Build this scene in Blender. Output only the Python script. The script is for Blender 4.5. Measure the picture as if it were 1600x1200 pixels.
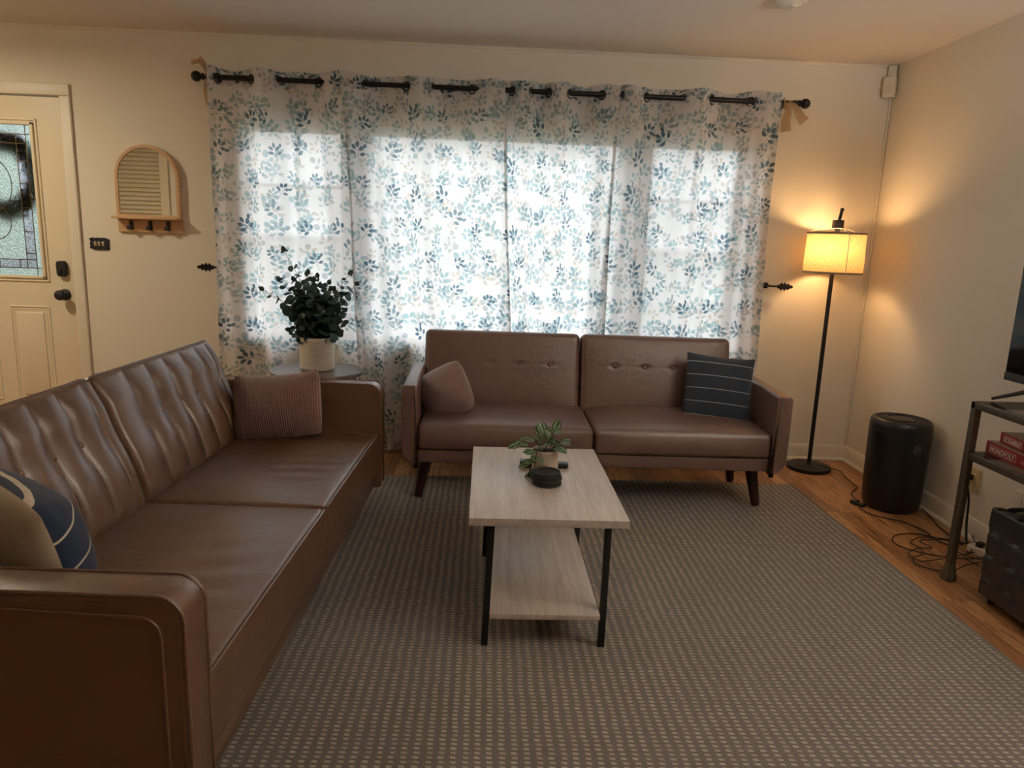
import bpy, bmesh, math, random
from mathutils import Vector, Matrix, Euler
R = math.radians
PI = math.pi
sc = bpy.context.scene
for o in list(bpy.data.objects):
    bpy.data.objects.remove(o)
COL = sc.collection

# ------------------------------------------------------------------ camera
cam_d = bpy.data.cameras.new('camera')
cam = bpy.data.objects.new('camera', cam_d)
COL.objects.link(cam)
cam_d.sensor_width = 36.0
cam_d.lens = 1118.88 / 1600 * 36.0
cam_d.clip_start = 0.05
cam.matrix_world = Matrix(((0.9987, -0.0284, -0.0416, 0.0),
                           (-0.0352, 0.1977, -0.9796, -4.4615),
                           (0.0360, 0.9799, 0.1964, 1.3432),
                           (0, 0, 0, 1)))
sc.camera = cam

# ------------------------------------------------------------------ world, exposure
sc.view_settings.view_transform = 'Standard'
sc.view_settings.look = 'None'
sc.view_settings.gamma = 1.0
sc.view_settings.use_curve_mapping = False
sc.view_settings.exposure = 0.1
SKY = 5.5
world = bpy.data.worlds.new('overcast_sky')
sc.world = world
world.use_nodes = True
wn = world.node_tree
wn.nodes.clear()
w_out = wn.nodes.new('ShaderNodeOutputWorld')
w_bg = wn.nodes.new('ShaderNodeBackground')
w_tc = wn.nodes.new('ShaderNodeTexCoord')
w_sep = wn.nodes.new('ShaderNodeSeparateXYZ')
w_rmp = wn.nodes.new('ShaderNodeValToRGB')
w_rmp.color_ramp.elements[0].position = 0.47
w_rmp.color_ramp.elements[0].color = (0.22, 0.24, 0.22, 1)
w_rmp.color_ramp.elements[1].position = 0.56
w_rmp.color_ramp.elements[1].color = (0.92, 0.955, 1.0, 1)
w_m = wn.nodes.new('ShaderNodeMath')
w_m.operation = 'MULTIPLY_ADD'
w_m.inputs[1].default_value = 0.5
w_m.inputs[2].default_value = 0.5
wn.links.new(w_tc.outputs['Generated'], w_sep.inputs[0])
wn.links.new(w_sep.outputs['Z'], w_m.inputs[0])
wn.links.new(w_m.outputs[0], w_rmp.inputs[0])
wn.links.new(w_rmp.outputs[0], w_bg.inputs[0])
w_bg.inputs[1].default_value = SKY
wn.links.new(w_bg.outputs[0], w_out.inputs[0])

cy = sc.cycles
cy.use_denoising = True
cy.max_bounces = 10
cy.diffuse_bounces = 6
cy.glossy_bounces = 4
cy.transmission_bounces = 8
cy.transparent_max_bounces = 12
cy.caustics_reflective = False
cy.caustics_refractive = False
cy.sample_clamp_indirect = 6.0

LAMP_W = 8.5        # floor lamp bulb
ENTRY_W = 20.0       # entry ceiling light, outside the frame on the left
FILL_W = 76.0  # added fill lamp, out of view


def area_portal(x, y, z, sx, sz, rot):
    d = bpy.data.lights.new('window_portal', 'AREA')
    d.shape = 'RECTANGLE'
    d.size = sx
    d.size_y = sz
    d.cycles.is_portal = True
    o = bpy.data.objects.new('window_portal', d)
    o.location = (x, y, z)
    o.rotation_euler = rot
    COL.objects.link(o)


area_portal(0.07, 0.2, 1.34, 3.1, 1.3, (R(-90), 0, 0))
area_portal(-2.93, 0.2, 1.46, 0.6, 0.95, (R(-90), 0, 0))


# ------------------------------------------------------------------ node helpers
def srgb(r, g, b):
    f = lambda c: (c / 255 / 12.92) if c / 255 <= 0.04045 else ((c / 255 + 0.055) / 1.055) ** 2.4
    return (f(r), f(g), f(b), 1)


class NT:
    def __init__(s, name):
        s.m = bpy.data.materials.new(name)
        s.m.use_nodes = True
        s.t = s.m.node_tree
        s.t.nodes.clear()
        s.out = s.t.nodes.new('ShaderNodeOutputMaterial')

    def n(s, kind, **kw):
        nd = s.t.nodes.new(kind)
        for k, v in kw.items():
            setattr(nd, k, v)
        return nd

    def l(s, a, b):
        s.t.links.new(a, b)

    def setin(s, sock, v):
        if hasattr(v, 'is_output') or isinstance(v, bpy.types.NodeSocket):
            s.l(v, sock)
        elif v is not None:
            sock.default_value = v

    def math(s, op, a, b=None, c=None, clamp=False):
        nd = s.n('ShaderNodeMath', operation=op)
        nd.use_clamp = clamp
        for i, v in enumerate((a, b, c)):
            if v is not None:
                s.setin(nd.inputs[i], v)
        return nd.outputs[0]

    def mix(s, fac, a, b, mode='MIX'):
        nd = s.n('ShaderNodeMix', data_type='RGBA', blend_type=mode)
        s.setin(nd.inputs[0], fac)
        s.setin(nd.inputs[6], a)
        s.setin(nd.inputs[7], b)
        return nd.outputs[2]

    def ramp(s, fac, stops):
        nd = s.n('ShaderNodeValToRGB')
        while len(nd.color_ramp.elements) < len(stops):
            nd.color_ramp.elements.new(0.5)
        for e, (p, c) in zip(nd.color_ramp.elements, stops):
            e.position = p
            e.color = c if len(c) == 4 else (*c, 1)
        s.setin(nd.inputs[0], fac)
        return nd.outputs[0]

    def coord(s, kind='Object'):
        return s.n('ShaderNodeTexCoord').outputs[kind]

    def mapping(s, vec, loc=(0, 0, 0), rot=(0, 0, 0), scale=(1, 1, 1), t='POINT'):
        nd = s.n('ShaderNodeMapping', vector_type=t)
        s.l(vec, nd.inputs[0])
        nd.inputs['Location'].default_value = loc
        nd.inputs['Rotation'].default_value = rot
        nd.inputs['Scale'].default_value = scale
        return nd.outputs[0]

    def noise(s, vec, scale, detail=3.0, rough=0.5, dist=0.0):
        nd = s.n('ShaderNodeTexNoise')
        s.l(vec, nd.inputs['Vector'])
        nd.inputs['Scale'].default_value = scale
        nd.inputs['Detail'].default_value = detail
        nd.inputs['Roughness'].default_value = rough
        nd.inputs['Distortion'].default_value = dist
        return nd.outputs['Fac']

    def bump(s, h, strength=0.3, dist=0.01, normal=None):
        nd = s.n('ShaderNodeBump')
        nd.inputs['Strength'].default_value = strength
        nd.inputs['Distance'].default_value = dist
        s.setin(nd.inputs['Height'], h)
        if normal is not None:
            s.l(normal, nd.inputs['Normal'])
        return nd.outputs[0]

    def bsdf(s, color, rough=0.5, metal=0.0, normal=None, spec=0.5, coat=0.0, coat_r=0.2, sheen=0.0, trans=0.0, emit=None, emit_s=0.0):
        p = s.n('ShaderNodeBsdfPrincipled')
        s.setin(p.inputs['Base Color'], color)
        s.setin(p.inputs['Roughness'], rough)
        s.setin(p.inputs['Metallic'], metal)
        p.inputs['Specular IOR Level'].default_value = spec
        p.inputs['Coat Weight'].default_value = coat
        p.inputs['Coat Roughness'].default_value = coat_r
        p.inputs['Sheen Weight'].default_value = sheen
        p.inputs['Transmission Weight'].default_value = trans
        if emit:
            p.inputs['Emission Color'].default_value = emit
            p.inputs['Emission Strength'].default_value = emit_s
        if normal is not None:
            s.l(normal, p.inputs['Normal'])
        return p.outputs[0]

    def done(s, shader):
        s.l(shader, s.out.inputs[0])
        return s.m


def plain(name, color, rough=0.5, metal=0.0, nscale=30, nstr=0.05, var=0.06, spec=0.5, sheen=0.0, coat=0.0):
    m = NT(name)
    v = m.coord()
    nz = m.noise(v, nscale, 4)
    dark = tuple(c * (1 - var) for c in color[:3]) + (1,)
    lite = tuple(min(1, c * (1 + var)) for c in color[:3]) + (1,)
    col = m.mix(nz, dark, lite)
    nrm = m.bump(m.noise(v, nscale * 6, 3), nstr, 0.002)
    return m.done(m.bsdf(col, rough, metal, nrm, spec, coat=coat, sheen=sheen))


def make_leather(name, c1, c2, rough=0.38, wr=0.35, ct=0.5):
    m = NT(name)
    v = m.coord()
    big = m.noise(v, 3.2, 4, 0.6)
    col = m.mix(m.math('SMOOTH_MIN', m.math('MULTIPLY', big, 1.2), 1.0, 0.1), c1, c2)
    vor = m.n('ShaderNodeTexVoronoi', feature='DISTANCE_TO_EDGE')
    m.l(v, vor.inputs['Vector'])
    vor.inputs['Scale'].default_value = 420
    g = m.math('MINIMUM', m.math('MULTIPLY', vor.outputs['Distance'], 4.0), 1.0)
    wrk = m.noise(m.mapping(v, scale=(2.2, 1.0, 2.2)), 9, 3, 0.55, 1.4)
    n1 = m.bump(g, 0.10, 0.0012)
    n2 = m.bump(wrk, wr, 0.012, n1)
    rg = m.math('MULTIPLY_ADD', m.noise(v, 14, 3), 0.18, rough - 0.08)
    return m.done(m.bsdf(col, rg, 0, n2, spec=0.75, coat=ct, coat_r=0.3))


M = {}
M['leather'] = make_leather('brown_leather', srgb(84, 57, 41), srgb(110, 78, 57), 0.36, 0.2, 0.5)
M['leather2'] = make_leather('reddish_brown_leather', srgb(90, 66, 58), srgb(116, 87, 76), 0.46, 0.18, 0.3)
M['black_leather'] = make_leather('black_leather', srgb(17, 14, 14), srgb(27, 23, 22), 0.4, 0.2, 0.15)
M['button'] = plain('button_leather', srgb(140, 108, 86), 0.25)
M['dark_wood'] = plain('dark_stained_wood', srgb(52, 26, 20), 0.4, nscale=12)
M['black_metal'] = plain('black_powder_coat', srgb(28, 28, 29), 0.45, 0.3)
M['black_plastic'] = plain('black_plastic', srgb(24, 24, 25), 0.38)
M['matte_black'] = plain('matte_black_rubber', srgb(30, 30, 32), 0.6)
M['bronze'] = plain('dark_bronze', srgb(40, 38, 38), 0.4, 0.6)
M['console_metal'] = plain('grey_brown_metal', srgb(92, 84, 70), 0.42, 0.5)
M['trim'] = plain('white_trim_paint', srgb(226, 218, 200), 0.42, nscale=5, nstr=0.02, var=0.015)
M['door_paint'] = plain('door_paint', srgb(226, 214, 188), 0.38, nscale=4, nstr=0.02, var=0.015)
M['plate_cream'] = plain('cream_plastic', srgb(205, 184, 138), 0.4)
M['plate_white'] = plain('white_plastic', srgb(222, 214, 200), 0.4)
M['cord'] = plain('black_cord', srgb(18, 17, 17), 0.5)
M['soil'] = plain('potting_soil', srgb(42, 32, 25), 0.95, nscale=90, nstr=0.6, var=0.4)
M['vinyl'] = plain('white_window_frame', srgb(225, 228, 230), 0.4, var=0.01)
M['came'] = plain('brass_came', srgb(120, 104, 74), 0.4, 0.8)


def wall_mat(name, c):
    m = NT(name)
    v = m.coord()
    nz = m.noise(v, 1.3, 3)
    col = m.mix(nz, c, tuple(x * 0.96 for x in c[:3]) + (1,))
    nrm = m.bump(m.noise(v, 260, 3, 0.6), 0.12, 0.0015, m.bump(m.noise(v, 4, 2), 0.25, 0.006))
    return m.done(m.bsdf(col, 0.72, 0, nrm, spec=0.3))


M['wall'] = wall_mat('cream_wall_paint', srgb(232, 225, 209))
M['ceiling'] = wall_mat('ceiling_paint', srgb(228, 219, 208))


def floor_mat():
    m = NT('oak_strip_floor')
    v = m.coord()
    rv = m.mapping(v, rot=(0, 0, R(90)))
    br = m.n('ShaderNodeTexBrick')
    br.offset = 0.37
    br.offset_frequency = 3
    m.l(rv, br.inputs['Vector'])
    br.inputs['Color1'].default_value = (0, 0, 0, 1)
    br.inputs['Color2'].default_value = (1, 1, 1, 1)
    br.inputs['Mortar'].default_value = (0.5, 0.5, 0.5, 1)
    br.inputs['Scale'].default_value = 1
    br.inputs['Mortar Size'].default_value = 0.0006
    br.inputs['Mortar Smooth'].default_value = 0.3
    br.inputs['Bias'].default_value = 0
    br.inputs['Brick Width'].default_value = 0.95
    br.inputs['Row Height'].default_value = 0.0825
    tone = m.ramp(br.outputs['Color'], [(0, srgb(150, 104, 66)), (0.45, srgb(184, 134, 88)), (0.8, srgb(198, 148, 100)), (1, srgb(132, 88, 54))])
    sp = m.n('ShaderNodeSeparateXYZ')
    m.l(v, sp.inputs[0])
    cb = m.n('ShaderNodeCombineXYZ')
    m.l(m.math('MULTIPLY_ADD', br.outputs['Color'], 3.0, m.math('MULTIPLY', sp.outputs[0], 26)), cb.inputs[0])
    m.l(m.math('MULTIPLY', sp.outputs[1], 1.6), cb.inputs[1])
    gr = m.noise(cb.outputs[0], 3.4, 6, 0.62, 0.8)
    g2 = m.ramp(gr, [(0.38, (0.34, 0.29, 0.25, 1)), (0.5, (0.95, 0.93, 0.9, 1)), (0.7, (1.0, 0.98, 0.93, 1))])
    col = m.mix(1.0, tone, g2, 'MULTIPLY')
    col = m.mix(br.outputs['Fac'], col, srgb(48, 26, 14))
    h = m.math('SUBTRACT', m.math('MULTIPLY', gr, 0.15), br.outputs['Fac'])
    nrm = m.bump(h, 0.35, 0.0015)
    return m.done(m.bsdf(col, m.math('MULTIPLY_ADD', gr, 0.2, 0.24), 0, nrm, spec=0.5))


M['floor'] = floor_mat()


def rug_mat():
    m = NT('woven_rug')
    v = m.coord('Object')
    sp = m.n('ShaderNodeSeparateXYZ')
    m.l(v, sp.inputs[0])
    px, py = 0.0323, 0.0172
    wob = m.noise(v, 7, 2)
    x = m.math('MULTIPLY_ADD', m.math('SUBTRACT', wob, 0.5), 0.012, sp.outputs[0])
    cx = m.math('DIVIDE', x, px)
    ci = m.math('FLOOR', cx)
    fx = m.math('SUBTRACT', m.math('FRACT', cx), 0.5)
    cyy = m.math('MULTIPLY_ADD', fx, 0.22, m.math('DIVIDE', sp.outputs[1], py))
    fy = m.math('SUBTRACT', m.math('FRACT', cyy), 0.5)
    ri = m.math('FLOOR', cyy)
    wn_ = m.n('ShaderNodeTexWhiteNoise', noise_dimensions='2D')
    cb = m.n('ShaderNodeCombineXYZ')
    m.l(ci, cb.inputs[0]); m.l(ri, cb.inputs[1])
    m.l(cb.outputs[0], wn_.inputs['Vector'])
    jit = m.math('MULTIPLY_ADD', m.math('SUBTRACT', wn_.outputs['Value'], 0.5), 0.12, fx)
    ax = m.math('DIVIDE', m.math('ABSOLUTE', jit), 0.25)
    ay = m.math('DIVIDE', m.math('ABSOLUTE', fy), 0.30)
    d = m.math('POWER', m.math('ADD', m.math('POWER', ax, 3.0), m.math('POWER', ay, 3.0)), 0.33)
    mask = m.math('SUBTRACT', 1.0, m.math('DIVIDE', m.math('SUBTRACT', d, 0.8), 0.4), clamp=True)
    # knit of the grey ground: fine diagonal ribs
    rib = m.math('SINE', m.math('MULTIPLY_ADD', sp.outputs[1], 1150, m.math('MULTIPLY', sp.outputs[0], 700)))
    rib2 = m.math('SINE', m.math('MULTIPLY_ADD', sp.outputs[1], 1150, m.math('MULTIPLY', sp.outputs[0], -700)))
    fine = m.noise(v, 420, 2, 0.6)
    knit = m.math('MULTIPLY_ADD', m.math('MAXIMUM', rib, rib2), 0.3, fine)
    base = m.ramp(knit, [(0.25, srgb(72, 67, 64)), (0.75, srgb(120, 113, 108))])
    blotch = m.noise(v, 5, 4, 0.6)
    base = m.mix(m.math('MULTIPLY', blotch, 0.35), base, srgb(88, 78, 70))
    st = m.ramp(m.math('ADD', m.math('MULTIPLY', fine, 0.7), m.math('MULTIPLY', wn_.outputs['Value'], 0.3)), [(0.2, srgb(142, 131, 116)), (0.8, srgb(186, 175, 158))])
    # dark gap just below every stitch
    gap = m.math('MULTIPLY', m.math('SUBTRACT', 1.0, m.math('MINIMUM', ax, 1.0)), m.math('GREATER_THAN', ay, 1.1))
    base = m.mix(m.math('MULTIPLY', gap, 0.45), base, srgb(70, 58, 46))
    col = m.mix(mask, base, st)
    h = m.math('MULTIPLY_ADD', mask, 0.9, m.math('MULTIPLY', knit, 0.35))
    nrm = m.bump(h, 0.6, 0.003)
    return m.done(m.bsdf(col, 0.92, 0, nrm, spec=0.15, sheen=0.2))


M['rug'] = rug_mat()
M['rug_edge'] = plain('rug_binding', srgb(112, 104, 94), 0.9, nscale=80, nstr=0.4)


def light_oak(name, axis=1):
    m = NT(name)
    v = m.coord()
    s = [30, 30, 30]
    s[axis] = 1.5
    g = m.noise(m.mapping(v, scale=tuple(s)), 1.5, 6, 0.62, 0.5)
    g2 = m.noise(m.mapping(v, scale=tuple(x * 3 for x in s)), 2.2, 4, 0.7)
    c = m.ramp(g, [(0.3, srgb(178, 165, 154)), (0.5, srgb(198, 185, 174)), (0.72, srgb(212, 201, 190))])
    col = m.mix(m.math('MULTIPLY', m.math('LESS_THAN', g2, 0.42), 0.3), c, srgb(140, 116, 100))
    nrm = m.bump(m.math('ADD', g, g2), 0.35, 0.0012)
    return m.done(m.bsdf(col, m.math('MULTIPLY_ADD', g2, 0.25, 0.24), 0, nrm, spec=0.8))


M['oak'] = light_oak('washed_oak', 1)
M['oak_x'] = light_oak('washed_oak_cross', 0)


def honey():
    m = NT('honey_wood')
    v = m.coord()
    g = m.noise(m.mapping(v, scale=(2, 25, 25)), 3, 5, 0.6, 0.4)
    c = m.ramp(g, [(0.3, srgb(196, 156, 116)), (0.7, srgb(220, 184, 142))])
    return m.done(m.bsdf(c, 0.45, 0, m.bump(g, 0.15, 0.001)))


M['honey'] = honey()


# ---- printed curtain cloth
def curtain_mat():
    m = NT('leaf_print_curtain')
    uv = m.n('ShaderNodeUVMap').outputs[0]
    cols = {'navy': srgb(74, 106, 128), 'teal': srgb(158, 192, 198), 'grey': srgb(178, 184, 189), 'tan': srgb(214, 196, 178), 'slate': srgb(126, 156, 168)}
    weave = m.noise(uv, 900, 2, 0.6)
    slub = m.noise(m.mapping(uv, scale=(60, 1.2, 1)), 6, 3, 0.6)
    cloth = m.mix(m.math('MULTIPLY_ADD', slub, 0.6, m.math('MULTIPLY', weave, 0.4)), srgb(236, 233, 233), srgb(250, 247, 246))

    def leafset(local, items):
        val = None
        for (x, y, a, L, W, kind) in items:
            mp = m.mapping(local, loc=(x, y, 0), rot=(0, 0, R(a)), scale=(L * (1.06 if kind == 'leaf' else 1), W * (1.16 if kind == 'leaf' else 1), 1), t='TEXTURE')
            sp_ = m.n('ShaderNodeSeparateXYZ')
            m.l(mp, sp_.inputs[0])
            if kind == 'leaf':
                q = m.math('MULTIPLY_ADD', sp_.outputs[0], sp_.outputs[0], m.math('ABSOLUTE', sp_.outputs[1]))
            elif kind == 'stem':
                q = m.math('MAXIMUM', m.math('ABSOLUTE', sp_.outputs[0]), m.math('ABSOLUTE', sp_.outputs[1]))
            else:
                q = m.math('MULTIPLY_ADD', sp_.outputs[0], sp_.outputs[0], m.math('MULTIPLY', sp_.outputs[1], sp_.outputs[1]))
            val = q if val is None else m.math('MINIMUM', val, q)
        return val

    sprigA = [(.001, .026, 84, .0108, .0052, 'leaf'), (-.0125, .0165, 128, .0105, .0053, 'leaf'), (.0135, .0125, 42, .011, .0055, 'leaf'),
              (-.017, -.001, 158, .0108, .0054, 'leaf'), (.0165, -.0065, 18, .0100, .0052, 'leaf'), (.0265, .0215, 62, .0088, .0046, 'leaf'), (.001, -.012, 86, .026, .0006, 'stem')]
    sprigB = [(.002, .022, 78, .0108, .0058, 'leaf'), (-.0135, .0105, 140, .0112, .0058, 'leaf'), (.0145, .0045, 30, .0108, .0056, 'leaf'), (-.0105, -.0115, 170, .0098, .005, 'leaf'), (0, -.016, 88, .028, .0006, 'stem')]
    puff = [(0, .014, 80, .0112, .0098, 'round'), (.0125, -.006, 30, .0095, .0048, 'leaf'), (-.0115, -.012, 140, .0090, .0046, 'leaf'), (0, -.016, 90, .022, .0006, 'stem')]
    layers = [('grey', .135, (0.3, 7.1), puff, 0.9, 0.75), ('tan', .15, (3.7, 1.9), sprigB, 0.9, 0.7), ('teal', .14, (1.3, 0.4), sprigB, 0.9, 0.85),
              ('grey', .165, (5.9, 2.3), sprigB, 0.9, 0.65), ('teal', .175, (9.2, 4.4), puff, 0.9, 0.75), ('slate', .175, (8.1, 6.6), sprigA, 0.9, 0.8), ('navy', .20, (2.2, 5.2), sprigA, 0.9, 0.95)]
    col = cloth
    for (cn, cell, off, items, jit, op) in layers:
        vv = m.mapping(uv, loc=(off[0], off[1], 0), scale=(1 / cell, 1 / cell, 1))
        vo = m.n('ShaderNodeTexVoronoi', voronoi_dimensions='2D', feature='F1')
        m.l(vv, vo.inputs['Vector'])
        vo.inputs['Scale'].default_value = 1.0
        vo.inputs['Randomness'].default_value = jit * 0.62
        sub = m.n('ShaderNodeVectorMath', operation='SUBTRACT')
        m.l(vv, sub.inputs[0])
        m.l(vo.outputs['Position'], sub.inputs[1])
        rc = m.n('ShaderNodeSeparateColor')
        m.l(vo.outputs['Color'], rc.inputs[0])
        scl = m.n('ShaderNodeVectorMath', operation='SCALE')
        m.l(sub.outputs[0], scl.inputs[0])
        m.l(m.math('MULTIPLY_ADD', rc.outputs[2], 0.30 * cell, cell * 0.56), scl.inputs['Scale'])
        ro = m.n('ShaderNodeVectorRotate', rotation_type='Z_AXIS')
        m.l(scl.outputs[0], ro.inputs['Vector'])
        m.l(m.math('MULTIPLY', m.math('SUBTRACT', rc.outputs[0], 0.5), 3.0), ro.inputs['Angle'])
        v_ = leafset(ro.outputs[0], items)
        mk = m.math('MULTIPLY', m.math('LESS_THAN', v_, 1.0), op)
        c2 = m.mix(m.math('MULTIPLY', rc.outputs[1], 0.35), cols[cn], srgb(186, 204, 208))
        col = m.mix(mk, col, c2)
    df = m.n('ShaderNodeBsdfDiffuse')
    m.l(col, df.inputs[0])
    tr = m.n('ShaderNodeBsdfTranslucent')
    m.l(col, tr.inputs[0])
    tp = m.n('ShaderNodeBsdfTransparent')
    m.l(m.mix(0.55, col, (1, 1, 1, 1), 'MIX'), tp.inputs[0])
    nrm = m.bump(slub, 0.25, 0.002)
    m.l(nrm, df.inputs['Normal'])
    m1 = m.n('ShaderNodeMixShader')
    m1.inputs[0].default_value = 0.5
    m.l(df.outputs[0], m1.inputs[1]); m.l(tr.outputs[0], m1.inputs[2])
    m2 = m.n('ShaderNodeMixShader')
    m2.inputs[0].default_value = 0.055
    m.l(m1.outputs[0], m2.inputs[1]); m.l(tp.outputs[0], m2.inputs[2])
    return m.done(m2.outputs[0])


M['curtain'] = curtain_mat()


def sheer(name, c, t=0.35, tp_=0.15, nscale=500):
    m = NT(name)
    v = m.coord()
    col = m.mix(m.noise(v, nscale, 2), c, tuple(x * 0.8 for x in c[:3]) + (1,))
    df = m.n('ShaderNodeBsdfDiffuse'); m.l(col, df.inputs[0])
    tr = m.n('ShaderNodeBsdfTranslucent'); m.l(col, tr.inputs[0])
    tp = m.n('ShaderNodeBsdfTransparent')
    a = m.n('ShaderNodeMixShader'); a.inputs[0].default_value = t
    m.l(df.outputs[0], a.inputs[1]); m.l(tr.outputs[0], a.inputs[2])
    b = m.n('ShaderNodeMixShader'); b.inputs[0].default_value = tp_
    m.l(a.outputs[0], b.inputs[1]); m.l(tp.outputs[0], b.inputs[2])
    return m.done(b.outputs[0])


M['ribbon'] = sheer('tan_organza', srgb(206, 172, 132))


def shade_mat():
    m = NT('linen_lampshade')
    v = m.coord()
    a = m.noise(m.mapping(v, scale=(1, 1, 6)), 150, 2, 0.6)
    b = m.noise(m.mapping(v, scale=(5, 5, 0.6)), 130, 2, 0.6)
    w = m.math('MULTIPLY', m.math('ADD', a, b), 0.5)
    col = m.ramp(w, [(0.38, srgb(150, 118, 78)), (0.5, srgb(196, 170, 124)), (0.65, srgb(214, 192, 150))])
    df = m.n('ShaderNodeBsdfDiffuse'); m.l(col, df.inputs[0])
    tr = m.n('ShaderNodeBsdfTranslucent'); m.l(col, tr.inputs[0])
    x = m.n('ShaderNodeMixShader'); x.inputs[0].default_value = 0.34
    m.l(df.outputs[0], x.inputs[1]); m.l(tr.outputs[0], x.inputs[2])
    return m.done(x.outputs[0])


M['shade'] = shade_mat()
M['shade_band'] = plain('shade_band', srgb(150, 132, 104), 0.8)


def emitter(name, c, s):
    m = NT(name)
    e = m.n('ShaderNodeEmission')
    e.inputs[0].default_value = c
    e.inputs[1].default_value = s
    return m.done(e.outputs[0])


def pane_glass(name, tint=(1, 1, 1, 1)):
    m = NT(name)
    tp = m.n('ShaderNodeBsdfTransparent'); tp.inputs[0].default_value = tint
    gl = m.n('ShaderNodeBsdfGlossy'); gl.inputs['Roughness'].default_value = 0.02
    mx = m.n('ShaderNodeMixShader'); mx.inputs[0].default_value = 0.06
    m.l(tp.outputs[0], mx.inputs[1]); m.l(gl.outputs[0], mx.inputs[2])
    return m.done(mx.outputs[0])


M['glass'] = pane_glass('window_glass', (0.95, 0.97, 0.97, 1))


def obscure_glass(name, scale, strength, tint):
    m = NT(name)
    v = m.coord()
    h = m.noise(v, scale, 3, 0.6, 0.6)
    nrm = m.bump(h, strength, 0.01)
    g = m.n('ShaderNodeBsdfGlass')
    g.inputs['Roughness'].default_value = 0.04
    g.inputs['IOR'].default_value = 1.45
    g.inputs['Color'].default_value = tint
    m.l(nrm, g.inputs['Normal'])
    return m.done(g.outputs[0])


M['pebble_glass'] = obscure_glass('pebbled_glass', 120, 0.8, (0.50, 0.55, 0.52, 1))
M['bevel_glass'] = obscure_glass('wavy_glass', 45, 0.6, (0.45, 0.47, 0.49, 1))
M['frost_glass'] = obscure_glass('frosted_glass', 220, 0.7, (0.97, 0.99, 0.97, 1))

mm = NT('mirror_silver')
gl_ = mm.n('ShaderNodeBsdfGlossy')
gl_.inputs['Roughness'].default_value = 0.0
gl_.inputs[0].default_value = (0.9, 0.91, 0.9, 1)
M['mirror'] = mm.done(gl_.outputs[0])


def rib_fabric(name, c1, c2, freq, axis=0, sheen=0.6, rs=.28):
    m = NT(name)
    v = m.coord()
    sp = m.n('ShaderNodeSeparateXYZ')
    m.l(v, sp.inputs[0])
    s = m.math('SINE', m.math('MULTIPLY_ADD', m.noise(v, 6, 2), 7.0, m.math('MULTIPLY', sp.outputs[axis], freq)))
    fuzz = m.noise(v, 260, 3, 0.7)
    blot = m.noise(v, 28, 3, 0.6)
    fuzz = m.math('MULTIPLY_ADD', blot, 0.5, m.math('MULTIPLY', fuzz, 0.5))
    f = m.math('MULTIPLY_ADD', s, rs, m.math('MULTIPLY_ADD', fuzz, 0.6, 0.2))
    col = m.ramp(f, [(0.1, c1), (0.9, c2)])
    nrm = m.bump(m.math('MULTIPLY_ADD', s, rs * 2.6, fuzz), 0.7, 0.004)
    return m.done(m.bsdf(col, 0.9, 0, nrm, spec=0.1, sheen=sheen))


M['corduroy'] = rib_fabric('dusty_pink_corduroy', srgb(84, 60, 56), srgb(150, 115, 107), 640, 0, rs=.13)
M['plush'] = rib_fabric('dusty_pink_plush', srgb(98, 76, 73), srgb(160, 130, 124), 900, 0, 0.8, rs=.0)


def striped(name, base, line, axis, pitch, off, width):
    m = NT(name)
    v = m.coord()
    sp = m.n('ShaderNodeSeparateXYZ')
    m.l(v, sp.inputs[0])
    q = m.math('FRACT', m.math('DIVIDE', m.math('ADD', sp.outputs[axis], off), pitch))
    d = m.math('ABSOLUTE', m.math('SUBTRACT', q, 0.5))
    mk = m.math('LESS_THAN', d, width / pitch / 2)
    nz = m.noise(v, 500, 3, 0.6)
    b = m.mix(nz, tuple(x * 0.75 for x in base[:3]) + (1,), tuple(x * 1.25 for x in base[:3]) + (1,))
    col = m.mix(mk, b, line)
    nrm = m.bump(m.math('MULTIPLY_ADD', mk, 1.0, m.math('MULTIPLY', nz, 0.3)), 0.4, 0.003)
    return m.done(m.bsdf(col, 0.85, 0, nrm, spec=0.15, sheen=0.2))


M['navy'] = striped('navy_white_stripe', srgb(50, 58, 69), srgb(205, 202, 192), 2, 0.0715, 0.0357, 0.0028)
M['navy2'] = striped('navy_rope_stripe', srgb(30, 42, 64), srgb(212, 200, 176), 2, 0.085, 0.01, 0.006)
M['beige_cloth'] = plain('beige_cotton', srgb(186, 168, 142), 0.85, nscale=300, nstr=0.3, sheen=0.2)


def leaf_mat(name, c1, c2):
    m = NT(name)
    v = m.coord()
    col = m.mix(m.noise(v, 25, 3), c1, c2)
    p = m.bsdf(col, 0.5, 0, m.bump(m.noise(v, 80, 2), 0.2, 0.002))
    tr = m.n('ShaderNodeBsdfTranslucent')
    m.l(col, tr.inputs[0])
    x = m.n('ShaderNodeMixShader'); x.inputs[0].default_value = 0.2
    m.l(p, x.inputs[1]); m.l(tr.outputs[0], x.inputs[2])
    return m.done(x.outputs[0])


M['euc'] = leaf_mat('eucalyptus_leaf', srgb(42, 60, 58), srgb(66, 86, 78))
M['stem'] = plain('plant_stem', srgb(72, 66, 48), 0.7)


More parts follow.
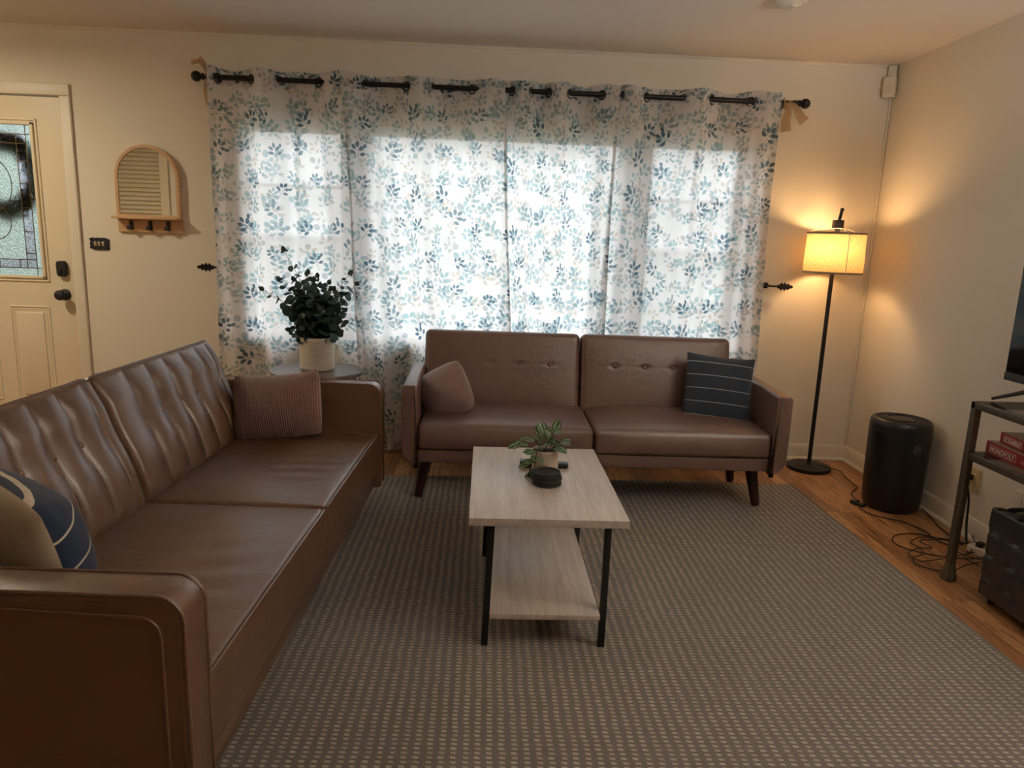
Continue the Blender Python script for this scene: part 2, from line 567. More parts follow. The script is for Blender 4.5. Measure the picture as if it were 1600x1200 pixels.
def striped_leaf():
    m = NT('silver_striped_leaf')
    uv = m.n('ShaderNodeUVMap').outputs[0]
    sp = m.n('ShaderNodeSeparateXYZ')
    m.l(uv, sp.inputs[0])
    a = m.math('ABSOLUTE', sp.outputs[0])
    k = m.math('LESS_THAN', m.math('ABSOLUTE', m.math('SUBTRACT', a, 0.5)), 0.17)
    col = m.mix(k, srgb(62, 92, 50), srgb(158, 174, 146))
    p = m.bsdf(col, 0.4)
    tr = m.n('ShaderNodeBsdfTranslucent')
    m.l(col, tr.inputs[0])
    x = m.n('ShaderNodeMixShader'); x.inputs[0].default_value = 0.25
    m.l(p, x.inputs[1]); m.l(tr.outputs[0], x.inputs[2])
    return m.done(x.outputs[0])


M['sleaf'] = striped_leaf()
M['pot_white'] = plain('glazed_cream_pot', srgb(206, 196, 184), 0.45, nscale=60, nstr=0.25, var=0.05)
M['pot_tan'] = plain('ribbed_beige_pot', srgb(204, 188, 172), 0.5, nscale=60, nstr=0.15)
M['table_grey'] = plain('grey_laminate', srgb(112, 101, 96), 0.34, nscale=20, nstr=0.02)
M['box_red'] = plain('red_game_box', srgb(158, 34, 40), 0.45, nscale=10, nstr=0.02)
M['box_lid'] = plain('game_box_lid_print', srgb(150, 132, 118), 0.5, nscale=10, nstr=0.02, var=0.3)
M['ink_white'] = plain('white_print', srgb(232, 222, 212), 0.5)
M['screen'] = plain('tv_screen', srgb(12, 13, 15), 0.08, var=0.02, nstr=0.0)
M['sticker'] = plain('grey_print', srgb(112, 106, 102), 0.5)
M['wreath'] = plain('dry_twig', srgb(74, 58, 44), 0.9, nscale=60, nstr=0.6, var=0.4)
M['grass'] = plain('lawn_grass', srgb(112, 110, 96), 0.95, nscale=3, nstr=0.5, var=0.3)
M['bark'] = plain('bark', srgb(66, 56, 46), 0.95, nscale=20, nstr=0.8, var=0.3)
M['porch'] = plain('grey_porch_paint', srgb(110, 112, 112), 0.8)
M['opal'] = emitter('opal_shade', (1.0, 0.78, 0.5, 1), 9.0)


# ------------------------------------------------------------------ mesh helpers
class MB:
    def __init__(s):
        s.v = []
        s.f = []
        s.uv = None
        s.M = Matrix.Identity(4)

    def add(s, vs, fs):
        k = len(s.v)
        s.v += [tuple(s.M @ Vector(p)) for p in vs]
        s.f += [tuple(i + k for i in f) for f in fs]

    def soft(s, x0, x1, y0, y1, z0, z1, r=0.01, m=3, n=(1, 1, 1), disp=None):
        lo = (x0, y0, z0)
        hi = (x1, y1, z1)
        r = min(r, (x1 - x0) / 2.001, (y1 - y0) / 2.001, (z1 - z0) / 2.001)
        ax = []
        for a in range(3):
            e = [r * (1 - math.tan(PI / 4 * (1 - k / m))) for k in range(m + 1)]
            left = [lo[a] + t for t in e]
            right = [hi[a] - t for t in reversed(e)]
            mid = [left[-1] + (right[0] - left[-1]) * k / n[a] for k in range(1, n[a])]
            ax.append(left + mid + right)
        idx = {}
        vs = []
        fs = []
        N = [len(a) for a in ax]

        def vert(i, j, k):
            key = (i, j, k)
            if key in idx:
                return idx[key]
            p = Vector((ax[0][i], ax[1][j], ax[2][k]))
            q = Vector([min(max(p[a], lo[a] + r), hi[a] - r) for a in range(3)])
            d = p - q
            if d.length > 1e-9:
                nn = d.normalized()
            else:
                nn = Vector((0, 0, 1))
            p2 = q + nn * r
            if disp:
                p2 = Vector(disp(p2, nn))
            idx[key] = len(vs)
            vs.append(tuple(p2))
            return idx[key]
        for i in range(N[0] - 1):
            for j in range(N[1] - 1):
                fs.append((vert(i, j, 0), vert(i, j + 1, 0), vert(i + 1, j + 1, 0), vert(i + 1, j, 0)))
                K = N[2] - 1
                fs.append((vert(i, j, K), vert(i + 1, j, K), vert(i + 1, j + 1, K), vert(i, j + 1, K)))
        for i in range(N[0] - 1):
            for k in range(N[2] - 1):
                fs.append((vert(i, 0, k), vert(i + 1, 0, k), vert(i + 1, 0, k + 1), vert(i, 0, k + 1)))
                J = N[1] - 1
                fs.append((vert(i, J, k), vert(i, J, k + 1), vert(i + 1, J, k + 1), vert(i + 1, J, k)))
        for j in range(N[1] - 1):
            for k in range(N[2] - 1):
                fs.append((vert(0, j, k), vert(0, j, k + 1), vert(0, j + 1, k + 1), vert(0, j + 1, k)))
                I = N[0] - 1
                fs.append((vert(I, j, k), vert(I, j + 1, k), vert(I, j + 1, k + 1), vert(I, j, k + 1)))
        s.add(vs, fs)
        return s

    def box(s, x0, x1, y0, y1, z0, z1, b=0.0):
        if b > 0:
            return s.soft(x0, x1, y0, y1, z0, z1, b, 2)
        vs = [(x, y, z) for z in (z0, z1) for y in (y0, y1) for x in (x0, x1)]
        s.add(vs, [(0, 2, 3, 1), (4, 5, 7, 6), (0, 1, 5, 4), (2, 6, 7, 3), (0, 4, 6, 2), (1, 3, 7, 5)])
        return s

    def lathe(s, prof, c=(0, 0, 0), n=32, rfun=None):
        vs = []
        fs = []
        for (r, z) in prof:
            for k in range(n):
                a = 2 * PI * k / n
                rr = r * (rfun(a, z) if rfun else 1)
                vs.append((c[0] + rr * math.cos(a), c[1] + rr * math.sin(a), c[2] + z))
        for i in range(len(prof) - 1):
            for k in range(n):
                k2 = (k + 1) % n
                fs.append((i * n + k, i * n + k2, (i + 1) * n + k2, (i + 1) * n + k))
        if prof[0][0] > 1e-5:
            fs.append(tuple(range(n))[::-1])
        if prof[-1][0] > 1e-5:
            fs.append(tuple((len(prof) - 1) * n + k for k in range(n)))
        s.add(vs, fs)
        return s

    def tube(s, pts, r, n=8, caps=True, closed=False, sx=1.0):
        pts = [Vector(p) for p in pts]
        rs = r if isinstance(r, (list, tuple)) else [r] * len(pts)
        vs = []
        fs = []
        up = None
        L = len(pts)
        for i, p in enumerate(pts):
            if closed:
                t = pts[(i + 1) % L] - pts[i - 1]
            else:
                t = pts[min(i + 1, L - 1)] - pts[max(i - 1, 0)]
            if t.length < 1e-9:
                t = Vector((0, 0, 1))
            t.normalize()
            if up is None:
                up = Vector((0, 0, 1)) if abs(t.z) < 0.9 else Vector((1, 0, 0))
            u = up - t * up.dot(t)
            if u.length < 1e-6:
                u = t.orthogonal()
            u.normalize()
            up = u
            w = t.cross(u)
            for k in range(n):
                a = 2 * PI * k / n
                vs.append(tuple(p + (u * math.cos(a) + w * math.sin(a) * sx) * rs[i]))
        m_ = L if closed else L - 1
        for i in range(m_):
            i2 = (i + 1) % L
            for k in range(n):
                k2 = (k + 1) % n
                fs.append((i * n + k, i * n + k2, i2 * n + k2, i2 * n + k))
        if caps and not closed:
            fs.append(tuple(range(n))[::-1])
            fs.append(tuple((L - 1) * n + k for k in range(n)))
        s.add(vs, fs)
        return s

    def cyl(s, p0, p1, r0, r1=None, n=20):
        return s.tube([p0, p1], [r0, r0 if r1 is None else r1], n)

    def slab(s, prof, a0, a1, mp, b=0.006, bulge=0.0):
        """extrude a closed 2-D profile between a0 and a1 with a rolled edge"""
        P = [Vector((p[0], p[1])) for p in prof]
        L = len(P)
        area = sum(P[i].x * P[(i + 1) % L].y - P[(i + 1) % L].x * P[i].y for i in range(L))
        sg = 1 if area > 0 else -1
        nr = []
        for i in range(L):
            t = (P[(i + 1) % L] - P[i - 1])
            nn = Vector((t.y, -t.x)) * sg
            nr.append(nn.normalized() if nn.length > 0 else nn)
        rings = []
        for (a, ins) in ((a0, b + .003), (a0, b), (a0 + b * 0.3, b * 0.3), (a0 + b, 0), (a1 - b, 0), (a1 - b * 0.3, b * 0.3), (a1, b), (a1, b + .003)):
            rings.append([mp(*(P[i] - nr[i] * ins), a) for i in range(L)])
        vs = [p for rg in rings for p in rg]
        fs = []
        for r_ in range(len(rings) - 1):
            for i in range(L):
                i2 = (i + 1) % L
                fs.append((r_ * L + i, r_ * L + i2, (r_ + 1) * L + i2, (r_ + 1) * L + i))
        fs.append(tuple(range(L))[::-1])
        fs.append(tuple((len(rings) - 1) * L + i for i in range(L)))
        s.add(vs, fs)
        return s

    def build(s, name, mat, parent=None, smooth=True, angle=38):
        me = bpy.data.meshes.new(name)
        me.from_pydata(s.v, [], s.f)
        if s.uv:
            lay = me.uv_layers.new(name='UVMap')
            for lp in me.loops:
                lay.data[lp.index].uv = s.uv[lp.vertex_index]
        bm = bmesh.new()
        bm.from_mesh(me)
        bmesh.ops.remove_doubles(bm, verts=bm.verts, dist=1e-6) if not s.uv else None
        bmesh.ops.recalc_face_normals(bm, faces=bm.faces) if not s.uv else None
        bm.to_mesh(me)
        bm.free()
        if smooth:
            me.polygons.foreach_set('use_smooth', [True] * len(me.polygons))
            me.set_sharp_from_angle(angle=R(angle))
        me.materials.append(mat)
        o = bpy.data.objects.new(name, me)
        COL.objects.link(o)
        if parent:
            o.parent = parent
        return o


def tag(o, label=None, cat=None, group=None, kind=None):
    if label:
        o['label'] = label
    if cat:
        o['category'] = cat
    if group:
        o['group'] = group
    if kind:
        o['kind'] = kind
    return o


def empty(name, loc=(0, 0, 0), rot=(0, 0, 0), label=None, cat=None, group=None):
    o = bpy.data.objects.new(name, None)
    o.location = loc
    o.rotation_euler = rot
    o.empty_display_size = 0.1
    COL.objects.link(o)
    return tag(o, label, cat, group)


def struct(name, mb, mat, parent=None, **kw):
    o = mb.build(name, mat, parent, **kw)
    if not parent:
        o['kind'] = 'structure'
    return o


def catmull(pts, n=8):
    P = [Vector(p) for p in pts]
    P = [P[0] * 2 - P[1]] + P + [P[-1] * 2 - P[-2]]
    out = []
    for i in range(1, len(P) - 2):
        for k in range(n):
            t = k / n
            a, b, c, d = P[i - 1], P[i], P[i + 1], P[i + 2]
            out.append(0.5 * ((2 * b) + (c - a) * t + (2 * a - 5 * b + 4 * c - d) * t * t + (3 * b - a - 3 * c + d) * t ** 3))
    out.append(P[-2])
    return out


def rounded(pts_r, seg=8):
    """closed polygon given as (x, y, radius) -> rounded outline"""
    out = []
    L = len(pts_r)
    for i in range(L):
        p = Vector(pts_r[i][:2])
        r = pts_r[i][2]
        if r <= 0:
            out.append(p)
            continue
        a = (Vector(pts_r[i - 1][:2]) - p).normalized()
        b = (Vector(pts_r[(i + 1) % L][:2]) - p).normalized()
        ang = a.angle(b)
        d = r / math.tan(ang / 2)
        c = p + (a + b).normalized() * (r / math.sin(ang / 2))
        s0 = p + a * d - c
        s1 = p + b * d - c
        a0 = math.atan2(s0.y, s0.x)
        a1 = math.atan2(s1.y, s1.x)
        da = (a1 - a0 + PI) % (2 * PI) - PI
        for k in range(seg + 1):
            t = a0 + da * k / seg
            out.append(c + Vector((math.cos(t), math.sin(t))) * r)
    return out


def text_mesh(name, body, size, depth, mat, parent, loc, rot, bold=0.0):
    cu = bpy.data.curves.new(name, 'FONT')
    cu.body = body
    cu.size = size
    cu.extrude = depth
    cu.offset = bold
    tmp = bpy.data.objects.new(name, cu)
    COL.objects.link(tmp)
    bpy.context.view_layer.update()
    dg = bpy.context.evaluated_depsgraph_get()
    me = bpy.data.meshes.new_from_object(tmp.evaluated_get(dg))
    bpy.data.objects.remove(tmp)
    me.materials.clear()
    me.materials.append(mat)
    o = bpy.data.objects.new(name, me)
    COL.objects.link(o)
    o.parent = parent
    o.location = loc
    o.rotation_euler = rot
    return o


def cells_wall(name, breaks_u, breaks_z, holes, mp, mat):
    """wall as boxes around rectangular openings"""
    mb = MB()
    for i in range(len(breaks_u) - 1):
        for k in range(len(breaks_z) - 1):
            u0, u1, z0, z1 = breaks_u[i], breaks_u[i + 1], breaks_z[k], breaks_z[k + 1]
            if any(h[0] <= u0 + 1e-6 and h[1] >= u1 - 1e-6 and h[2] <= z0 + 1e-6 and h[3] >= z1 - 1e-6 for h in holes):
                continue
            mb.box(*mp(u0, u1), z0, z1)
    return struct(name, mb, mat, smooth=False)


# ------------------------------------------------------------------ room shell
XR, XL, YB, H = 2.40, -4.30, -7.4, 2.44
WX0, WX1, WZ0, WZ1 = -1.47, 1.60, 0.70, 1.98
DX0, DX1, DZ1 = -3.392, -2.478, 2.065
struct('floor', MB().box(XL - .14, XR + .14, YB - .14, 0.14, -0.1, 0.0), M['floor'], smooth=False)
struct('ceiling', MB().box(XL - .14, XR + .14, YB - .14, 0.14, H, H + 0.1), M['ceiling'], smooth=False)
cells_wall('wall_back', [XL - .14, DX0, DX1, WX0, WX1, XR + .14], [0, WZ0, WZ1, DZ1, H],
           [(DX0, DX1, 0, DZ1), (WX0, WX1, WZ0, WZ1)], lambda a, b: (a, b, 0.0, 0.14), M['wall'])
struct('wall_right', MB().box(XR, XR + .14, YB, 0, 0, H), M['wall'], smooth=False)
struct('wall_left', MB().box(XL - .14, XL, YB, 0, 0, H), M['wall'], smooth=False)
struct('wall_front', MB().box(XL - .14, XR + .14, YB - .14, YB, 0, H), M['wall'], smooth=False)


def molding(mb, pts_xy, prof):
    """sweep a (depth, z) profile along a wall line; depth grows to the left of travel"""
    P = [Vector((p[0], p[1], 0)) for p in pts_xy]
    nrm = []
    for i in range(len(P) - 1):
        t = (P[i + 1] - P[i]).normalized()
        nrm.append(Vector((-t.y, t.x, 0)))
    rings = []
    for i, p in enumerate(P):
        if i == 0:
            n_ = nrm[0]
        elif i == len(P) - 1:
            n_ = nrm[-1]
        else:
            n_ = (nrm[i - 1] + nrm[i])
            n_ = n_ / n_.dot(nrm[i])
        rings.append([tuple(p + n_ * d + Vector((0, 0, z))) for d, z in prof])
    L = len(prof)
    vs = [q for r_ in rings for q in r_]
    fs = []
    for i in range(len(rings) - 1):
        for k in range(L):
            k2 = (k + 1) % L
            fs.append((i * L + k, i * L + k2, (i + 1) * L + k2, (i + 1) * L + k))
    fs.append(tuple(range(L))[::-1])
    fs.append(tuple((len(rings) - 1) * L + k for k in range(L)))
    mb.add(vs, fs)
    return mb


base_prof = [(0, 0), (0.024, 0), (0.026, 0.006), (0.024, 0.013), (0.018, 0.019), (0.0125, 0.021), (0.0125, 0.082), (0.0105, 0.086), (0.0105, 0.09), (0.0075, 0.094), (0.006, 0.102), (0, 0.104)]
struct('baseboard_back', molding(MB(), [(XR - .0001, 0), (-2.41, 0)], base_prof), M['trim'])
struct('baseboard_right', molding(MB(), [(XR, YB), (XR, -0.0001)], base_prof), M['trim'])
struct('baseboard_left', molding(MB(), [(XL, 0), (XL, YB)], base_prof), M['trim'])
# thin cove bead where the window wall meets the ceiling, cord cover down the corner
struct('trim_1', molding(MB(), [(XR, 0), (XL, 0)], [(0, H - .014), (0.006, H - .012), (0.012, H - .006), (0.014, H), (0, H)]), M['trim'])
struct('trim_2', MB().soft(XR - .014, XR - .001, -.014, -.001, .105, 2.26, .005, 2), M['wall'])

# ------------------------------------------------------------------ entry door
door = empty('door_1', (DX0 + 0.457, 0, 0))
door['kind'] = 'structure'
ox = -(DX0 + 0.457)
GX0, GX1, GZ0, GZ1 = -3.21, -2.662, 1.022, 1.908


def dpart(name, mb, mat, parent=None, **kw):
    o = mb.build(name, mat, parent or door, **kw)
    if not parent:
        o.location = (ox, 0, 0)
    return o


mb = MB()
dx0, dx1 = DX0 + .006, DX1 - .006
yf, yk = 0.018, 0.062
mb.box(dx0, GX0, yf, yk, .012, DZ1 - .008)
mb.box(GX1, dx1, yf, yk, .012, DZ1 - .008)
mb.box(GX0, GX1, yf, yk, .012, GZ0)
mb.box(GX0, GX1, yf, yk, GZ1, DZ1 - .008)
for (a, b) in ((-3.21, -2.985), (-2.885, -2.655)):   # raised lower panels
    z0, z1 = .26, .842
    mb.soft(a + .035, b - .035, yf - .006, yf + .01, z0 + .035, z1 - .035, .004, 2)
    ring = [(a, z0), (b, z0), (b, z1), (a, z1)]
    for i in range(4):
        p, q = ring[i], ring[(i + 1) % 4]
        mb.tube([(p[0], yf, p[1]), (q[0], yf, q[1])], .006, 8)
        ins = lambda c: (c[0] + (.016 if c[0] == a else -.016), yf, c[1] + (.016 if c[1] == z0 else -.016))
        mb.tube([ins(p), ins(q)], .003, 6)
dpart('door_slab', mb, M['door_paint'], angle=25)
mb = MB()
for (g, r_) in ((.0, .009), (.022, .006)):
    for (p, q) in (((GX0 - g, GZ0 - g), (GX1 + g, GZ0 - g)), ((GX1 + g, GZ0 - g), (GX1 + g, GZ1 + g)), ((GX1 + g, GZ1 + g), (GX0 - g, GZ1 + g)), ((GX0 - g, GZ1 + g), (GX0 - g, GZ0 - g))):
        mb.box(min(p[0], q[0]) - r_, max(p[0], q[0]) + r_, yf - .014 + g * .3, yf + .005, min(p[1], q[1]) - r_, max(p[1], q[1]) + r_, .004)
dpart('glass_frame', mb, M['door_paint'])
# leaded lite: grid of cames and panes
cx_ = (GX0 + GX1) / 2
bx0, bx1 = GX0 + .055, GX1 - .055      # outer margin strip
cx0, cx1 = bx0 + .056, bx1 - .056      # second strip
bz0, bz1 = GZ0 + .052, GZ1 - .058
cz0, cz1 = bz0 + .05, bz1 - .052
came = MB()
yc = .040


def cm(x0_, z0_, x1_, z1_, r_=.0028):
    came.tube([(x0_, yc, z0_), (x1_, yc, z1_)], r_, 6)


for x in (bx0, bx1):
    cm(x, GZ0, x, GZ1)
for x in (cx0, cx1):
    cm(x, bz0, x, bz1)
for z in (bz0, bz1):
    cm(GX0, z, GX1, z)
for z in (cz0, cz1):
    cm(bx0, z, bx1, z)
for z in (1.16, 1.29, 1.43, 1.57, 1.70):
    cm(bx0, z, cx0, z); cm(cx1, z, bx1, z)
cm(GX0, 1.49, bx0, 1.49); cm(bx1, 1.49, GX1, 1.49)
for x in (cx_ - .12, cx_, cx_ + .12):
    cm(x, bz0, x, cz0)
for k in range(24):                                   # centre ovals
    a0, a1 = 2 * PI * k / 24, 2 * PI * (k + 1) / 24
    cm(cx_ + .115 * math.cos(a0), 1.56 + .15 * math.sin(a0), cx_ + .115 * math.cos(a1), 1.56 + .15 * math.sin(a1))
    cm(cx_ + .09 * math.cos(a0), 1.34 + .10 * math.sin(a0), cx_ + .09 * math.cos(a1), 1.34 + .10 * math.sin(a1))
lead = dpart('leaded_grid', came, M['came'])
mb = MB().box(GX0, bx0, yc - .002, yc + .002, GZ0, GZ1).box(bx1, GX1, yc - .002, yc + .002, GZ0, GZ1).box(bx0, bx1, yc - .002, yc + .002, GZ0, bz0).box(bx0, bx1, yc - .002, yc + .002, bz1, GZ1)
mb.box(cx0, cx1, yc - .002, yc + .002, cz0, cz1)
dpart('textured_pane', mb, M['pebble_glass'], smooth=False)
mb = MB().box(bx0, cx0, yc - .002, yc + .002, bz0, bz1).box(cx1, bx1, yc - .002, yc + .002, bz0, bz1).box(cx0, cx1, yc - .002, yc + .002, bz0, cz0).box(cx0, cx1, yc - .002, yc + .002, cz1, bz1)
dpart('bevelled_pane', mb, M['bevel_glass'], smooth=False)
# deadbolt and knob
mb = MB()
pf = rounded([(-.026, -.04, .012), (.026, -.04, .012), (.028, .04, .012), (-.028, .04, .012)])
pf = [Vector((x, z + (0.010 if z > 0 else -0.010) * math.cos(min(1, abs(x) / .028) * PI / 2))) for x, z in pf]
mb.slab(pf, -.012, .018, lambda a, b, t: (-2.552 + a, t, 1.078 + b), .004)
lk = dpart('deadbolt', mb, M['matte_black'])
mb = MB().soft(-2.565, -2.545, -.02, -.010, 1.045, 1.078, .004, 2)
tag(mb.build('thumb_turn', M['black_plastic'], lk))
mb = MB()
mb.M = Matrix.Translation((-2.552, .018, .922)) @ Matrix.Rotation(R(90), 4, 'X')
mb.lathe([(.0, .0), (.034, 0), (.034, .006), (.028, .01), (.013, .014), (.011, .034), (.018, .040), (.028, .050), (.031, .062), (.027, .073), (.014, .079), (.0, .080)], n=28)
dpart('door_knob', mb, M['matte_black'])
# casing
mb = MB()
cas = [(0, .0), (0, .016), (.006, .019), (.03, .017), (.05, .012), (.058, .006), (.060, 0)]


def casing(mb, x0, x1, ztop, w=.062, t=.018):
    for (a, b) in ((x0 - w, x0), (x1, x1 + w)):
        mb.soft(a, b, -t, 0, 0, ztop, .005, 2)
    mb.soft(x0 - w, x1 + w, -t - .001, 0, ztop, ztop + w + .004, .005, 2)
    for (a, b) in ((x0 - .02, x0), (x1, x1 + .02)):   # jamb
        mb.box(a - (0 if a < x0 - .01 else 0), b, -.001, .016, 0, ztop)


casing(mb, DX0, DX1, DZ1)
struct('trim_3', mb, M['trim'])
mb = MB().box(DX0 - .001, DX1 + .001, .066, .139, -.001, .02, .004)
struct('trim_4', mb, M['dark_wood'])

# ------------------------------------------------------------------ window
win = MB()
wy0, wy1 = .045, .10
units = [(-1.41, -.88), (-.70, .80), (.99, 1.545)]
gz0, gz1 = .745, 1.93
win.box(WX0, WX1, .02, .12, WZ0, gz0)
win.box(WX0, WX1, .02, .12, gz1, WZ1)
xs = [WX0] + [v for u in units for v in u] + [WX1]
for i in range(0, len(xs), 2):
    win.box(xs[i], xs[i + 1], .02, .12, gz0, gz1)
for (a, b) in (units[0], units[2]):
    c = (a + b) / 2
    win.box(c - .009, c + .009, wy0, wy1 - .02, gz0, gz1)
    for z in (1.617, 1.309, .997):
        w = .02 if z == 1.309 else .009
        win.box(a, b, wy0, wy1 - .02, z - w, z + w)
wo = struct('window_1', win, M['vinyl'], smooth=False)
for (a, b) in units:
    MB().box(a, b, .082, .086, gz0, gz1).build('pane', M['glass'], wo, smooth=False)
mb = MB()
mb.soft(WX0 - .07, WX0, -.018, 0, WZ0 - .03, WZ1 + .07, .005, 2)
mb.soft(WX1, WX1 + .07, -.018, 0, WZ0 - .03, WZ1 + .07, .005, 2)
mb.soft(WX0 - .07, WX1 + .07, -.019, 0, WZ1, WZ1 + .075, .005, 2)
mb.soft(WX0 - .09, WX1 + .09, -.045, .02, WZ0 - .03, WZ0, .006, 2)
mb.soft(WX0 - .06, WX1 + .06, -.014, 0, WZ0 - .09, WZ0 - .031, .004, 2)
struct('trim_5', mb, M['trim'])


# outside: eave, lawn, a bare tree seen through the door glass
struct('trim_6', MB().box(XL - .5, XR + .5, .141, .50, 2.25, 2.35), M['porch'], smooth=False)
tag(MB().box(-14, 10, .16, 22, -.5, -.42).build('lawn', M['grass'], smooth=False), 'green lawn outside beyond the window wall', 'lawn', kind='stuff')
rnd = random.Random(5)
tr_ = empty('tree', (-6.0, 5.5, -.415), label='bare brown tree standing outside, seen through the door glass', cat='tree')
mb = MB()
mb.tube(catmull([(0, 0, 0), (.05, 0, 1.2), (-.05, .1, 2.4), (.1, .1, 3.8)], 4), [.22 - .012 * k for k in range(13)], 10)
mb.build('trunk', M['bark'], tr_)
mb = MB()
for k in range(46):
    z = rnd.uniform(1.2, 3.7)
    a = rnd.uniform(0, 2 * PI)
    L_ = rnd.uniform(.6, 1.5)
    p0 = Vector((0, 0.05, z))
    p1 = p0 + Vector((math.cos(a) * L_ * .6, math.sin(a) * L_ * .6, L_ * .25))
    p2 = p1 + Vector((math.cos(a + .4) * L_ * .5, math.sin(a + .4) * L_ * .5, L_ * .4))
    mb.tube([p0, p1, p2], [.035, .02, .006], 5)
    for j in range(5):
        q = p1.lerp(p2, rnd.random())
        mb.tube([q, q + Vector((rnd.uniform(-.4, .4), rnd.uniform(-.4, .4), rnd.uniform(0, .4)))], [.009, .003], 4)
mb.build('branches', M['bark'], tr_)

mb = MB()
for k in range(650):
    a = rnd.uniform(0, 2 * PI)
    da = rnd.uniform(.25, .7)
    r_ = rnd.uniform(.15, .24)
    y_ = rnd.uniform(.0, .05)
    fl = rnd.uniform(-.03, .05)
    mb.tube([((r_) * math.cos(a), y_, (r_) * math.sin(a)), ((r_ + fl * .4) * math.cos(a + da / 2), y_ + .01, (r_ + fl * .4) * math.sin(a + da / 2)),
             ((r_ + fl) * math.cos(a + da), y_ + rnd.uniform(-.02, .02), (r_ + fl) * math.sin(a + da))], [.006, .006, .003], 4)
wr = mb.build('wreath', M['wreath'])
wr.location = (-2.92, .080, 1.62)
tag(wr, 'round dark twig wreath hanging outside behind the door glass', 'wreath')

# ------------------------------------------------------------------ curtains
RODY, RODZ = -0.085, 2.19
rod = empty('curtain_rod', (0.12, RODY, RODZ), label='black metal curtain rod with ball finials above the wide window', cat='curtain rod')
mb = MB().cyl((-1.72, 0, 0), (1.70, 0, 0), .0145, n=20)
mb.build('rod', M['bronze'], rod)
fin = [(.0, 0), (.0165, 0), (.0185, .012), (.013, .018), (.013, .026), (.021, .034), (.014, .042), (.011, .048), (.0, .048)]
for sgn, xx in ((-1, -1.715), (1, 1.655)):
    mb = MB()
    mb.M = Matrix.Translation((xx, 0, 0)) @ Matrix.Rotation(R(90 * sgn), 4, 'Y')
    mb.lathe(fin, n=20)
    ball = [(.029 * math.sin(PI * k / 12), .07 - .029 * math.cos(PI * k / 12)) for k in range(13)]
    mb.lathe(ball, n=20)
    mb.build('finial', M['bronze'], rod)
for xx in (-1.66, 0.07, 1.60):
    mb = MB()
    mb.cyl((xx, .003, -.016), (xx, -RODY, -.03), .008, n=10)
    mb.tube([(xx + 0.0, .022 * math.sin(a), -.001 - .022 * math.cos(a)) for a in [R(t) for t in range(-90, 91, 20)]], .006, 8)
    mb.soft(xx - .018, xx + .018, -RODY - .006, -RODY, -.07, .01, .003, 2)
    mb.build('bracket', M['bronze'], rod)

rc = random.Random(11)


